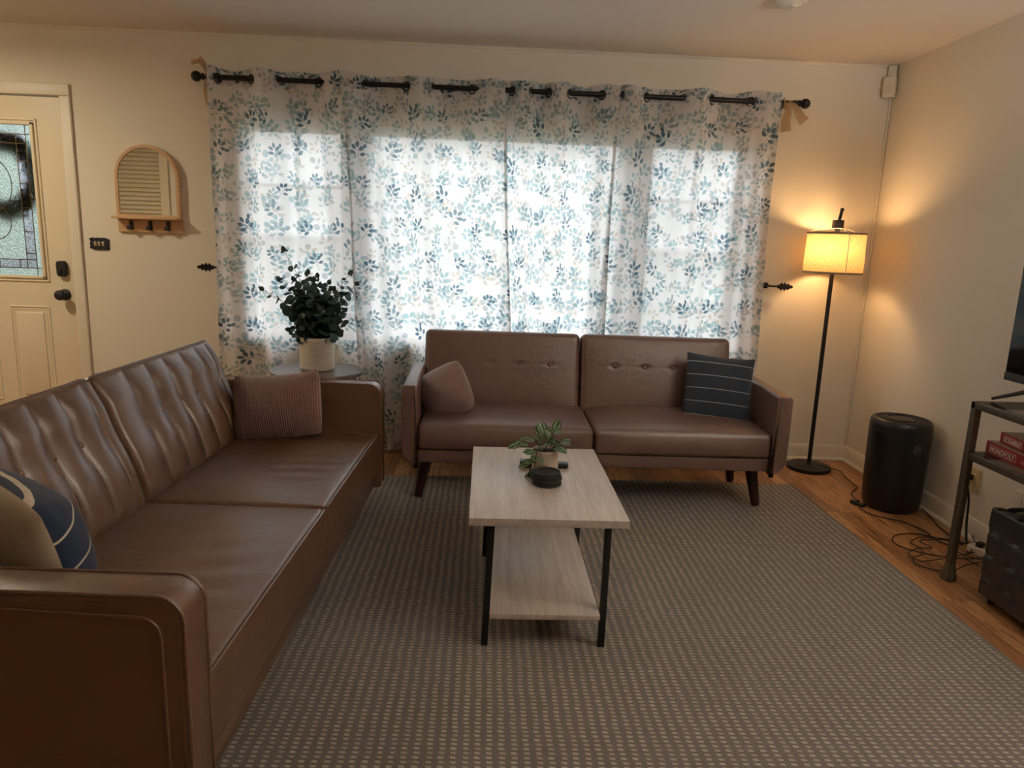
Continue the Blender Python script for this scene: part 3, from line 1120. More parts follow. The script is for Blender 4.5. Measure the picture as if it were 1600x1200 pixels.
def curtain_panel(keys, start_front, xb0, xb1, uoff, label, seed, zb=.012):
    """keys: x of left edge, every pass through the rod, right edge"""
    xa, xe = keys[0], keys[-1]
    root = empty('curtain', ((xa + xe) / 2, RODY, 0), label=label, cat='curtain', group='leaf-print curtain panels on the rod')
    rs = random.Random(seed)
    ph = [rs.uniform(0, 6.28) for _ in range(6)]

    def depth(x):
        s = -1 if start_front else 1
        for i in range(len(keys) - 1):
            if x <= keys[i + 1] + 1e-9:
                w = keys[i + 1] - keys[i]
                t = (x - keys[i]) / w
                A = min(.046, .30 * w + .012)
                if i == 0:
                    return s * A * math.cos(PI / 2 * t)
                if i == len(keys) - 2:
                    return s * A * math.sin(PI / 2 * t)
                return s * A * math.sin(PI * t)
            s = -s
        return 0
    NX = max(40, int((xe - xa) / .008))
    xs_ = [xa + (xe - xa) * i / NX for i in range(NX + 1)]
    u = [0]
    for i in range(NX):
        u.append(u[-1] + math.hypot(xs_[i + 1] - xs_[i], depth(xs_[i + 1]) - depth(xs_[i])) * 1.03)
    ztop = 2.243
    zs_ = [ztop - .0, ztop - .02, ztop - .05, ztop - .08, ztop - .11] + [ztop - .11 - (ztop - .11 - zb) * k / 54 for k in range(1, 55)]

    def pt(i, z, off=0.0):
        t = min(1, max(0, (ztop - z) / (ztop - zb)))
        f = i / NX
        x = xs_[i]
        e = t ** .85
        x2 = x + ((xb0 - xa) * (1 - f) + (xb1 - xe) * f) * e
        k = min(1, t * 4)
        d = depth(x) * (1 - .30 * k)
        d += k * .013 * math.sin(x * 31 + ph[0] + .8 * math.sin(z * 2.1 + ph[1])) + k * .0075 * math.sin(x * 67 + ph[2] + 1.5 * math.sin(z * 1.3))
        d += k * .0035 * math.sin(z * 9 + x * 7 + ph[3])
        x2 += k * .006 * math.sin(z * 3.1 + x * 11 + ph[4])
        y = d - .012 * t + off - (.012 * k if seed in (2, 4) else 0)
        y = min(y, -RODY - .052 if 0.6 < z < 0.75 else -RODY - .022)
        zz = z
        if z > ztop - .001:
            zz += .006 * math.cos(PI * 2 * f * len(keys) / 2) - .004 * (d > 0)
        if t > .995:
            zz += .012 * math.sin(x * 14 + ph[5])
        return (x2 - (xa + xe) / 2, y, max(zz, .004))
    mb = MB()
    mb.uv = []

    def sheet(i0, i1, ks, off):
        k0 = len(mb.v)
        w = i1 - i0 + 1
        vs, fs = [], []
        for z in ks:
            for i in range(i0, i1 + 1):
                vs.append(pt(i, z, off))
                mb.uv.append((uoff + u[i], z))
        for r_ in range(len(ks) - 1):
            for c in range(w - 1):
                a = r_ * w + c
                fs.append((a, a + w, a + w + 1, a + 1))
        mb.add(vs, fs)
    sheet(0, NX, zs_, 0)
    hw = max(2, int(.022 / .008))
    sheet(0, hw, zs_, .0035)
    sheet(NX - hw, NX, zs_, .0035)
    sheet(0, NX, [z for z in zs_ if z > ztop - .115], .0045)
    sheet(0, NX, [zb + .10, zb + .05, zb], .0045)
    mb.build('cloth', M['curtain'], root, angle=180)
    for kx in keys[1:-1]:
        sl = (depth(kx + .002) - depth(kx - .002)) / .004
        n_ = Vector((-sl, 1, 0)).normalized()
        t_ = Vector((n_.y, -n_.x, 0))
        g = MB()
        g.tube([Vector((kx - (xa + xe) / 2, 0, RODZ - .004)) + (t_ * math.cos(2 * PI * q / 20) + Vector((0, 0, 1)) * math.sin(2 * PI * q / 20)) * .024 for q in range(20)], .0042, 6, closed=True)
        g.build('grommet', M['bronze'], root)
    return root


curtain_panel([-1.597, -1.545, -1.36, -1.205, -.98, -.84], True, -1.60, -.665, 0.0, 'leaf-print curtain panel, leftmost on the rod, behind the tall potted plant', 1)
curtain_panel([-.852, -.71, -.48, -.33, -.105, .078], True, -.725, .20, 1.35, 'wide leaf-print curtain panel hanging just right of the potted plant, second from the left', 2)
curtain_panel([.082, .124, .235, .336, .458, .645, .748], False, .155, .725, 2.9, 'narrow leaf-print curtain panel, third from the left on the rod', 3)
curtain_panel([.738, .757, .907, 1.125, 1.292, 1.519, 1.685], False, .675, 1.69, 4.4, 'leaf-print curtain panel, rightmost on the rod, beside the floor lamp', 4)


def ribbon(pts, w0, w1, mb, twist=0.0):
    P = catmull(pts, 5)
    L_ = len(P)
    vs, fs = [], []
    for i, p in enumerate(P):
        t = (P[min(i + 1, L_ - 1)] - P[max(i - 1, 0)]).normalized()
        side = t.cross(Vector((0, 1, .2))).normalized()
        side = Matrix.Rotation(twist * i / L_, 3, t) @ side
        w = w0 + (w1 - w0) * (i / (L_ - 1)) ** .7
        for s_ in (-1, -.33, .33, 1):
            vs.append(p + side * w * s_ + Vector((0, -.006 * (1 - s_ * s_), 0)))
    for i in range(L_ - 1):
        for k in range(3):
            a = i * 4 + k
            fs.append((a, a + 1, a + 5, a + 4))
    mb.add(vs, fs)


for (x, pts_l, label) in ((1.715, [[(0, -.02, .0), (.022, -.03, -.05), (.012, -.03, -.10), (.02, -.028, -.165)], [(.02, -.02, .0), (.06, -.03, -.03), (.10, -.03, -.08), (.125, -.03, -.105)]], 'tan sheer ribbon tied round the right end of the curtain rod'),
                          (-1.60, [[(0, .01, .0), (-.022, .012, -.05), (-.02, .012, -.10), (-.012, .012, -.15)], [(0, .0, .02), (-.02, -.01, .06), (-.045, -.02, .075), (-.08, -.02, .068)], [(0, .0, .02), (-.015, -.01, .065), (-.03, -.01, .085), (-.04, -.01, .095)]], 'tan sheer ribbon tied round the left end of the curtain rod')):
    mb = MB()
    for q, p in enumerate(pts_l):
        ribbon(p, .010, .030 if x > 0 else .014, mb, .5)
    mb.tube([(.002 + .006 * math.sin(a * 2), .0215 * math.cos(a), .0215 * math.sin(a)) for a in [2 * PI * k / 16 for k in range(16)]], .006, 6, closed=True)
    o = mb.build('ribbon_tie', M['ribbon'], angle=180)
    o.location = (x, RODY, RODZ)
    tag(o, label, 'ribbon', 'ribbons tied on the curtain rod')

# leaf shaped holdbacks
for (x, z, sgn, label) in ((1.755, 1.125, 1, 'black leaf-shaped curtain holdback on the wall beside the floor lamp'), (-1.575, 1.122, -1, 'black leaf-shaped curtain holdback on the wall left of the potted plant')):
    hb = empty('curtain_holdback', (x, -.001, z), label=label, cat='curtain holdback', group='leaf curtain holdbacks')
    mb = MB()
    mb.tube(catmull([(0, 0, 0), (.0, -.05, 0), (sgn * .02, -.085, 0), (sgn * .06, -.09, .0)], 5), .006, 8)
    mb.M = Matrix.Rotation(R(90), 4, 'X')
    mb.lathe([(0, 0), (.02, 0), (.018, .005), (.008, .008), (0, .008)], n=16)
    mb.build('arm', M['bronze'], hb)
    out = []
    nl = 40
    for k in range(nl + 1):
        t = k / nl
        w = .026 * max(0, math.sin(PI * min(1, t * 1.02))) ** .6 * (1 + .28 * math.sin(t * 30)) * (1 - .45 * t)
        out.append((sgn * (.035 + .105 * t), w))
    prof = [Vector((a, b)) for a, b in out] + [Vector((a, -b)) for a, b in reversed(out[1:-1])]
    mb = MB().slab(prof, -.094, -.086, lambda a, b, t: (a, t, b), .002)
    mb.build('leaf', M['bronze'], hb)

# ------------------------------------------------------------------ things on the window wall
mr = empty('wall_mirror', (-2.0, 0, 1.393), label='arched wooden wall mirror with a small shelf and hooks beside the door', cat='mirror')
aw, ah = .186, .40


def arch(w, h, z0=0.0, n=28):
    pts = [Vector((-w, z0)), Vector((w, z0))]
    c = h - w
    for k in range(n + 1):
        a = PI * k / n
        pts.append(Vector((w * math.cos(a), c + w * math.sin(a))))
    return pts


outer, inner = arch(aw, ah + .02), arch(aw - .02, ah, .022)
mb = MB()
n_ = len(outer)
y0, y1 = -.036, -.002
vs = [(p.x, y1, p.y) for p in outer] + [(p.x, y0, p.y) for p in outer] + [(p.x, y0, p.y) for p in inner] + [(p.x, y1, p.y) for p in inner]
fs = []
for i in range(n_):
    j = (i + 1) % n_
    for r_ in range(4):
        a, b = r_ * n_, ((r_ + 1) % 4) * n_
        fs.append((a + i, a + j, b + j, b + i))
mb.add(vs, fs)
fr = mb.build('frame', M['honey'], mr, angle=30)
bv = fr.modifiers.new('b', 'BEVEL')
bv.width = .003
bv.segments = 2
bv.limit_method = 'ANGLE'
mb = MB()
ii = arch(aw - .019, ah + .001, .021)
tl = lambda p: (p.x, -.031, p.y)
mb.add([tl(p) for p in ii] + [(p.x, -.004, p.y) for p in ii], [tuple(range(len(ii)))] + [(i, (i + 1) % len(ii), len(ii) + (i + 1) % len(ii), len(ii) + i) for i in range(len(ii))])
mb.build('mirror_glass', M['mirror'], mr, smooth=False)
MB().soft(-.196, .186, -.088, -.002, -.006, .009, .002, 2).build('shelf', M['honey'], mr)
MB().soft(-.19, .19, -.019, -.001, -.082, -.006, .003, 2).build('hook_board', M['honey'], mr)
for xh in (-.112, .0, .105):
    hk = MB().soft(xh - .012, xh + .012, -.023, -.019, -.068, -.014, .001, 2)
    hk.soft(xh - .012, xh + .012, -.052, -.02, -.068, -.063, .001, 2).soft(xh - .012, xh + .012, -.053, -.049, -.067, -.044, .001, 2)
    hk.build('hook', M['matte_black'], mr)

sw = empty('switch_plate', (-2.314, 0, 1.235), label='ornate black triple light switch plate between door and mirror', cat='light switch')
prof = []
for k in range(96):
    a = 2 * PI * k / 96
    c, s_ = math.cos(a), math.sin(a)
    rr = min(.055 / max(1e-6, abs(c)), .034 / max(1e-6, abs(s_)))
    w = 1 + .06 * math.cos(a * 16) + .04 * math.sin(a * 8)
    prof.append(Vector((c * rr * w, s_ * rr * w)))
mb = MB().slab(prof, -.008, 0, lambda a, b, t: (a, t, b), .003)
for k in range(28):
    p, q = prof[int(k * 96 / 28)], prof[int((k + 1) * 96 / 28) % 96]
    mb.tube([(p.x * .9, -.008, p.y * .9), (q.x * .9, -.008, q.y * .9)], .0035, 6)
mb.build('plate', M['matte_black'], sw)
for xx in (-.023, 0, .023):
    MB().soft(xx - .0065, xx + .0065, -.010, -.006, -.013, .013, .002, 2).build('toggle_slot', M['plate_cream'], sw)
    MB().soft(xx - .0035, xx + .0035, -.019, -.007, -.001, .010, .002, 2).build('toggle', M['plate_white'], sw)

# motion sensor in the corner, smoke detector on the ceiling
M['sensor'] = plain('aged_white_plastic', srgb(226, 218, 200), 0.45)
ms = empty('motion_sensor', (2.373, -.027, 2.31), (0, 0, R(-45)), label='white motion sensor mounted high in the corner of the room', cat='motion sensor')
mb = MB().soft(-.033, .033, -.045, .0, -.055, .06, .008, 3)
mb.build('housing', M['sensor'], ms)
MB().soft(-.024, .024, -.050, -.040, -.04, .0, .008, 3).build('lens', M['plate_white'], ms)
MB().soft(-.022, .022, -.012, .010, .058, .126, .003, 2).build('bracket', M['trim'], ms)
sd = empty('smoke_detector', (1.315, -1.055, H), label='round white smoke detector on the ceiling', cat='smoke detector')
mb = MB().lathe([(0, 0), (.075, 0), (.076, -.012), (.07, -.020), (.062, -.026), (.058, -.024), (.05, -.028), (.04, -.036), (0, -.038)], n=40)
mb.build('housing', M['trim'], sd)
MB().lathe([(0, -.036), (.018, -.036), (.017, -.042), (0, -.043)], (.012, -.018, 0), 20).build('test_button', M['plate_white'], sd)

# right wall outlets
ou = empty('wall_outlet', (XR, -1.235, .285), label='cream wall outlet with a black plug beside the tv stand leg', cat='outlet', group='outlets on the right wall')
MB().soft(-.010, 0, -.037, .037, -.06, .06, .004, 2).build('cover_plate', M['plate_cream'], ou)
for z in (-.02, .02):
    MB().soft(-.013, -.008, -.017, .017, z - .014, z + .014, .004, 2).build('socket', M['plate_cream'], ou)
o2 = empty('wall_outlet', (XR, -1.56, .275), label='white wall outlet above the black tufted ottoman', cat='outlet', group='outlets on the right wall')
MB().soft(-.008, 0, -.058, .058, -.06, .06, .004, 2).build('cover_plate', M['plate_white'], o2)
for y in (-.025, .025):
    for z in (-.02, .02):
        MB().soft(-.011, -.007, y - .016, y + .016, z - .014, z + .014, .004, 2).build('socket', M['plate_white'], o2)

# ------------------------------------------------------------------ rug
RX0, RX1, RY0, RY1 = -.72, 1.812, -3.62, -.545
rg = tag(MB().soft(RX0, RX1, RY0, RY1, .0, .010, .004, 2).build('area_rug', M['rug']), 'large taupe woven area rug with rows of cream stitches', 'rug')
mb = MB()
mb.cyl((RX1 + .002, RY0, .006), (RX1 + .002, RY1, .006), .0055, n=8)
mb.build('binding', M['rug_edge'], rg)


# ------------------------------------------------------------------ sofas
def tapered_leg(name, p_top, p_bot, r0, r1, mat, parent):
    mb = MB()
    mb.tube([Vector(p_top), Vector(p_top).lerp(Vector(p_bot), .04), Vector(p_top).lerp(Vector(p_bot), .97), Vector(p_bot)], [r0 * .98, r0, r1, r1 * .9], 18)
    return mb.build(name, mat, parent)


def sofa_channel():
    root = empty('sofa', (-.543, -2.045, 0.0), (0, 0, R(87.8)), label='brown leather sofa with channel-tufted back along the left, facing the coffee table', cat='sofa')
    L = M['leather']
    W = 1.0
    SD = .66
    # seat cushions
    for side in (-1, 1):
        x0, x1 = (-W, -.004) if side < 0 else (.004, W)

        def disp(p, n, x0=x0, x1=x1, side=side):
            u = (p.x - x0) / (x1 - x0) * 2 - 1
            v = (p.y) / SD * 2 - 1
            q = max(0, 1 - u ** 4) * max(0, 1 - abs(v) ** 3)
            if n.z > .3 or p.z > .37:
                dz = .017 * q * max(0, n.z)
                if side < 0:        # stretched creases of the near cushion
                    e = math.exp(-((p.x + .58) / .23) ** 2) * max(0, 1 - abs(v) ** 2)
                    dz += .0036 * e * math.sin((p.x * 46) + 5 * math.sin(p.y * 4)) * (0.6 + .4 * math.sin(p.y * 9))
                else:
                    e = math.exp(-((p.x - .40) / .16) ** 2 - ((p.y - .20) / .13) ** 2)
                    dz += .0022 * e * math.sin((p.x - .4) * 60 + 8 * (p.y - .2))
                    dz -= .004 * math.exp(-((p.x - .45) / .2) ** 2 - ((p.y - .35) / .15) ** 2)
                p = p + Vector((0, 0, dz))
            if n.y < -.3:
                z_ = (p.z - .20) / .19
                p = p + Vector((0, -.008 * math.sin(PI * min(1, max(0, z_))) * max(0, 1 - u ** 6), 0))
            return p
        c = MB().soft(x0, x1, 0, SD, .185, .395, .018, 4, (46, 30, 6), disp).build('seat_cushion', L, root)
        # piping round the top edge
        r_ = .018
        pts = []
        for k in range(31):
            x = x0 + .02 + (x1 - x0 - .04) * k / 30
            u = (x - x0) / (x1 - x0) * 2 - 1
            pts.append((x, -.001 - .003 * (1 - u ** 6), .389 + .004 * (1 - u ** 4)))
        fw = [(x0 + .003, .5, .392), (x0 + .002, .2, .392), (x0 + .003, .03, .391), (x0 + .007, .008, .390)]
        bw = [(x1 - .007, .008, .390), (x1 - .003, .03, .391), (x1 - .002, .2, .392), (x1 - .003, .5, .392)]
        MB().tube(catmull([fw[0], fw[1], fw[2], fw[3]] + pts[::3] + bw, 3), .0045, 7).build('piping', M['leather'], c)
    MB().soft(-W, W, .012, .72, .12, .188, .008, 2).build('base_rail', L, root)
    # back
    LEAN = R(20)
    for side in (-1, 1):
        if side < 0:
            seams = [-.915, -.775, -.63, -.49, -.345, -.205, -.068]
            x0, x1 = -.985, -.003
        else:
            seams = [.19, .345, .49, .637, .785, .90]
            x0, x1 = .003, .965
        allb = [x0] + seams + [x1]

        def disp(p, n, x0=x0, x1=x1, allb=allb, seams=seams):
            q = p.copy()
            if n.y < .2:
                h = p.z
                t = min(1, max(0, h / .06)) * min(1, max(0, (.498 - h) / .10)) ** .7
                for i in range(len(allb) - 1):
                    if allb[i] - 1e-6 <= p.x <= allb[i + 1] + 1e-6:
                        w = allb[i + 1] - allb[i]
                        k = (p.x - allb[i]) / w
                        b = max(0, 4 * k * (1 - k)) ** .5
                        fullw = min(1, w / .14)
                        d = .036 * b * fullw * t
                        # pinch round the buttons
                        near = min(seams, key=lambda s_: abs(s_ - p.x))
                        g = math.exp(-((h - .31) / .07) ** 2 - ((p.x - near) / .042) ** 2)
                        g2 = math.exp(-((h - .31) / .11) ** 2)
                        d *= (1 - .38 * g) * (1 - .18 * g2)
                        d += .020 * math.sin(PI * min(1, max(0, h / .5))) * (1 - .5 * g2)
                        q = q + Vector((0, -d, 0))
                        break
            return q
        # x samples must hit the seams, so use a fine grid
        mb = MB().soft(x0, x1, 0, .10, -.03, .505, .022, 4, (130, 1, 44), disp)
        tilt = Matrix.Translation((0, .625, .36)) @ Matrix.Rotation(-LEAN, 4, 'X')
        mb.v = [tuple(tilt @ Vector(p)) for p in mb.v]
        b_ = mb.build('backrest', L, root, angle=60)
        for s_ in seams:
            bt = MB()
            bt.M = tilt @ Matrix.Translation((s_, -.011, .31)) @ Matrix.Rotation(R(90), 4, 'X')
            bt.lathe([(0, .011), (.006, .0105), (.010, .008), (.012, .003), (.0115, -.002), (0, -.003)][::-1], n=16)
            bt.build('button', M['button'], b_)
        pp = []
        for k in range(21):
            x = x0 + .02 + (x1 - x0 - .04) * k / 20
            pp.append(tilt @ Vector((x, .012, .503)))
        e0 = [tilt @ Vector((x0 + .002, .012, z)) for z in (.1, .3, .47)]
        e1 = [tilt @ Vector((x1 - .002, .012, z)) for z in (.47, .3, .1)]
        MB().tube(catmull(e0 + pp[::2] + e1, 4), .0045, 7).build('piping', M['leather'], b_)
    # arms
    prof = rounded([(-.012, .11, .018), (-.012, .635, .056), (.80, .633, .04), (.80, .11, .018)], 10)
    for side in (-1, 1):
        a0, a1 = (W, W + .105) if side > 0 else (-W - .105, -W)
        arm = MB().slab(prof, a0, a1, lambda p, q, t: (t, p, q), .012).build('armrest', L, root)
        for a in (a0 + .004, a1 - .004):
            path = [(a, p.x + (0.002 if p.x > .3 else -.0), p.y) for p in rounded([(-.010, .12, .0), (-.010, .633, .054), (.79, .631, .0)], 10)]
            MB().tube(path, .0048, 7).build('piping', M['leather'], arm)
        a = a0 - .001 if side < 0 else a1 + .001
        path = [(a, p.x, p.y) for p in rounded([(.034, .12, .0), (.034, .590, .045), (.40, .600, .15), (.79, .590, .0)], 10)]
        MB().tube(path, .0035, 7).build('piping', M['leather'], arm)
    for (x, y) in ((-.88, .10), (.86, .10), (-.88, .62), (.88, .62), (0, .12), (0, .60)):
        tapered_leg('leg', (x, y, .124), (x, y, .0115), .026, .02, M['dark_wood'], root)
    return root


sofa_channel()


def sofa_split():
    root = empty('sofa', (.572, -1.05, 0.005), (0, 0, R(-0.7)), label='reddish brown leather sofa with smooth split back in front of the curtains', cat='sofa')
    L = M['leather2']
    W = .885
    for side in (-1, 1):
        x0, x1 = (-W, -.0085) if side < 0 else (-.0085, W)

        def disp(p, n, x0=x0, x1=x1):
            u = (p.x - x0) / (x1 - x0) * 2 - 1
            v = p.y / .56 * 2 - 1
            if p.z > .36:
                q = max(0, 1 - abs(u) ** 3.0) * max(0, 1 - abs(v) ** 4)
                p = p + Vector((0, 0, .026 * q * max(0, n.z)))
            if n.y < -.3:
                p = p + Vector((0, -.014 * max(0, 1 - u ** 6) * math.sin(PI * min(1, max(0, (p.z - .3) / .12))), 0))
            return p
        MB().soft(x0 + .003, x1 - .003, 0, .56, .305, .434, .022, 5, (40, 26, 2), disp).build('seat_cushion', L, root)
    LEAN = R(14)
    for side in (-1, 1):
        x0, x1 = (-.905, -.034) if side < 0 else (-.030, .822)
        bx = [-.535, -.373, -.205] if side < 0 else [.162, .328, .492]

        def disp(p, n, x0=x0, x1=x1, bx=bx):
            if n.y < .2:
                u = (p.x - x0) / (x1 - x0) * 2 - 1
                h = p.z / .46 * 2 - 1
                d = .022 * max(0, 1 - abs(u) ** 4) * max(0, 1 - abs(h) ** 3)
                for b in bx:
                    rr = math.hypot((p.x - b) * 1.0, (p.z - .262) * 1.5)
                    d -= .008 * math.exp(-(rr / .016) ** 2)
                    d -= .003 * math.exp(-((p.z - .262) / .008) ** 2 - ((p.x - b) / .05) ** 2)
                p = p + Vector((0, -d, 0))
            return p
        mb = MB().soft(x0, x1, 0, .12, -.02, .445, .032, 5, (90, 1, 50), disp)
        tilt = Matrix.Translation((0, .475, .408)) @ Matrix.Rotation(-LEAN, 4, 'X')
        mb.v = [tuple(tilt @ Vector(p)) for p in mb.v]
        b_ = mb.build('backrest', L, root, angle=60)
        for b in bx:
            bt = MB()
            bt.M = tilt @ Matrix.Translation((b, -.0125, .262)) @ Matrix.Rotation(R(90), 4, 'X')
            bt.lathe([(0, -.004), (.012, -.003), (.0125, .001), (.010, .005), (.005, .007), (0, .0075)], n=16)
            bt.build('button', L, b_)
    MB().soft(-W + .002, W - .002, .014, .62, .238, .304, .006, 2).build('base_rail', L, root)
    for side in (-1, 1):
        xo, xi = side * .962, side * W
        prof = rounded([(xo, .634, .024), (xi, .634, .016), (xi, .228, .014), (xo, .228, .085)], 8)
        arm = MB()
        mp = lambda p, q, t: (p + side * .02 * max(0, t) / .7, t, q + .004 * math.sin(max(0, t) * 4))
        arm.slab(prof, -.018, .66, mp, .008)
        arm.build('armrest', L, root)
    for (x, sy, y) in ((-1, 0, .17), (1, 0, .17), (-1, 1, .55), (1, 1, .55)):
        yt = y + (.0 if sy else -.0)
        tapered_leg('leg', (x * .855, yt - (-.02 if not sy else .02), .234), (x * .892, yt - (.02 if not sy else -.02), .0115 if yt < .45 else .001), .034, .022, M['dark_wood'], root)
    return root


sofa_split()


# ------------------------------------------------------------------ pillows
def pillow_half(w, h, t, sgn, n=30, conc=.05, seed=0, sag=0.0, corner=0.0):
    rs = random.Random(seed)
    ph = [rs.uniform(0, 6.3) for _ in range(5)]
    mb = MB()
    vs = []
    for j in range(n + 1):
        for i in range(n + 1):
            # denser toward the rim
            u = math.sin((i / n * 2 - 1) * PI / 2)
            v = math.sin((j / n * 2 - 1) * PI / 2)
            x = w / 2 * u * (1 - conc * (1 - v * v) * abs(u) ** 2)
            z = h / 2 * v * (1 - conc * (1 - u * u) * abs(v) ** 2)
            cr = 1 - corner * (abs(u) ** 3) * (abs(v) ** 3)
            x *= cr
            z *= cr
            k = (max(0, 1 - u * u) ** .55) * (max(0, 1 - v * v) ** .55)
            k *= 1 + .05 * math.sin(u * 5 + ph[0]) * math.sin(v * 4 + ph[1])
            rim = (max(abs(u), abs(v)) ** 3)
            y = sgn * (t / 2 * k + .004 * rim * math.sin(u * 17 + ph[2]) * math.sin(v * 15 + ph[3]) * (1 - max(abs(u), abs(v)) ** 8))
            z += -sag * (1 - u * u) * (v > 0) * v
            vs.append((x, y, z))
    fs = []
    for j in range(n):
        for i in range(n):
            a = j * (n + 1) + i
            fs.append((a, a + 1, a + n + 2, a + n + 1))
    mb.add(vs, fs)
    return mb


def full_pillow(name, w, h, t, mat, **kw):
    a = pillow_half(w, h, t, -1, **kw)
    b = pillow_half(w, h, t, 1, **kw)
    a.add(b.v, b.f)
    return a.build(name, mat, angle=120)


p = full_pillow('throw_pillow', .405, .325, .20, M['corduroy'], conc=.02, seed=2, sag=.02, corner=.07)
p.location = (-.95, -1.165, .553)
p.rotation_euler = (R(-22), R(-5), R(6))
tag(p, 'dusty pink ribbed throw pillow in the far corner of the tufted sofa', 'pillow')
p = full_pillow('throw_pillow', .28, .28, .21, M['plush'], conc=.0, seed=5, corner=.10)
p.location = (-.190, -.76, .545)
p.rotation_euler = (R(-14), R(-30), R(-20))
tag(p, 'dusty pink plush pillow leaning on the left arm of the far sofa', 'pillow')
p = full_pillow('throw_pillow', .365, .385, .16, M['navy'], conc=.05, seed=7)
p.location = (1.275, -.705, .585)
p.rotation_euler = (R(-16), R(4), R(-8))
tag(p, 'navy pillow with thin white stripes on the right of the far sofa', 'pillow')
a = pillow_half(.42, .42, .27, 1, conc=.0, seed=9, corner=.10).build('throw_pillow', M['navy2'], angle=120)
a.location = (-1.10, -2.80, .555)
a.rotation_euler = (R(14), R(6), R(-34))
tag(a, 'navy rope-striped pillow with beige back, against the near arm of the tufted sofa', 'pillow')
b = pillow_half(.42, .42, .20, -1, conc=.0, seed=9, corner=.10).build('back_panel', M['beige_cloth'], a, angle=120)
tag(b, 'beige cotton back')

# ------------------------------------------------------------------ coffee table and its things
ct = empty('coffee_table', (.226, -1.927, .0105), label='light oak two-tier coffee table with black metal legs on the rug', cat='coffee table')
TZ = .48 - .0105
MB().soft(-.256, .258, -.40, .40, TZ - .026, TZ, .0012, 2).build('tabletop', M['oak'], ct)
MB().soft(-.180, .184, -.385, .385, .114, .132, .0012, 2).build('shelf', M['oak'], ct)
for x in (-.195, .199):
    for y in (-.345, .345):
        lean = .014 if x < 0 else .0
        MB().soft(x - .011, x + .011, y - .011, y + .011, 0, TZ - .026, .002, 2, disp=lambda p, n, lean=lean: p + Vector((lean * p.z / TZ, 0, 0))).build('leg', M['black_metal'], ct)
for y in (-.345, .345):
    MB().soft(-.182, .186, y - .010, y + .010, TZ - .044, TZ - .0265, .002, 2).build('crossbar', M['black_metal'], ct)
for x in (-.195, .199):
    MB().soft(x - .010, x + .010, -.332, .332, TZ - .044, TZ - .0265, .002, 2).build('crossbar', M['black_metal'], ct)


def leaf_into(mb, base, dirv, up, L, W, cup=.15, droop=.0, n=6, round_=False):
    d = Vector(dirv).normalized()
    s_ = d.cross(Vector(up))
    if s_.length < 1e-4:
        s_ = d.orthogonal()
    s_.normalize()
    nn = s_.cross(d)
    base = Vector(base)
    k0 = []
    for i in range(n + 1):
        t = i / n
        w = W * (max(0, math.sin(PI * t)) ** (.5 if round_ else .8)) * (1 if round_ else (1.25 - .5 * t))
        c = base + d * L * t - Vector((0, 0, 1)) * droop * L * t * t + nn * (-cup * L * .3 * math.sin(PI * t))
        for q in (-1, -.5, 0, .5, 1):
            k0.append(c + s_ * w * q + nn * cup * w * abs(q) * 1.2)
            if mb.uv is not None:
                mb.uv.append((q, t))
    fs = []
    for i in range(n):
        for k in range(4):
            a_ = i * 5 + k
            fs.append((a_, a_ + 1, a_ + 6, a_ + 5))
    mb.add(k0, fs)


pl = empty('potted_plant', (.247, -1.857, .4805), label='small striped-leaf plant in a ribbed beige pot on the coffee table', cat='plant')
ribf = lambda a_, z: 1 + (.022 * math.cos(a_ * 36) if .008 < z < .074 else 0)
mb = MB().lathe([(0, .002), (.040, .002), (.044, 0), (.0475, .006), (.0485, .010), (.0500, .070), (.0500, .078), (.052, .084), (.052, .092), (.049, .095), (.046, .092), (.045, .078), (0, .078)], n=144, rfun=ribf)
pt_ = mb.build('pot', M['pot_tan'], pl, angle=60)
MB().lathe([(0, .0865), (.0452, .082)], n=24).build('soil', M['soil'], pt_)
rl = random.Random(21)
stm, lvs = MB(), MB()
lvs.uv = []
stems = [((0, 0, .08), (.012, -.005, .13), (.03, .0, .165)), ((0, 0, .08), (-.02, .0, .12), (-.03, -.01, .15)), ((.01, .01, .08), (.03, .01, .115), (.055, -.01, .125)),
         ((-.01, 0, .08), (-.045, -.005, .13), (-.078, -.01, .128), (-.10, -.02, .118)), ((-.02, -.02, .08), (-.045, -.03, .10), (-.058, -.045, .065), (-.062, -.055, .02)),
         ((-.02, -.02, .08), (-.035, -.045, .10), (-.04, -.058, .07), (-.045, -.062, .04)), ((0, .0, .08), (.0, .01, .13), (-.005, .02, .155)), ((.01, -.01, .08), (.028, -.025, .11), (.04, -.04, .115))]
for si, st in enumerate(stems):
    P_ = catmull(st, 5)
    stm.tube(P_, .0018, 5)
    m_ = len(P_)
    for k in range(3, m_, 3):
        p_ = P_[k]
        t_ = (P_[min(k + 1, m_ - 1)] - P_[k - 1]).normalized()
        sd_ = 1 if (k // 3) % 2 else -1
        for rep in range(1):
            d_ = t_ * .45 + Vector((sd_ * .75 * (1 if rep == 0 else -1), rl.uniform(-.7, .1), rl.uniform(-.1, .65)))
            leaf_into(lvs, p_, d_, (0, -.4, 1), rl.uniform(.036, .050), rl.uniform(.013, .017), .25, rl.uniform(.0, .35))
    leaf_into(lvs, P_[-1], (P_[-1] - P_[-3]).normalized() + Vector((0, 0, .25 if si < 4 else -.3)), (0, -.6, 1), .052, .017, .25, .1)
stm.build('stems', M['stem'], pl)
lvs.build('leaves', M['sleaf'], pl, angle=180)

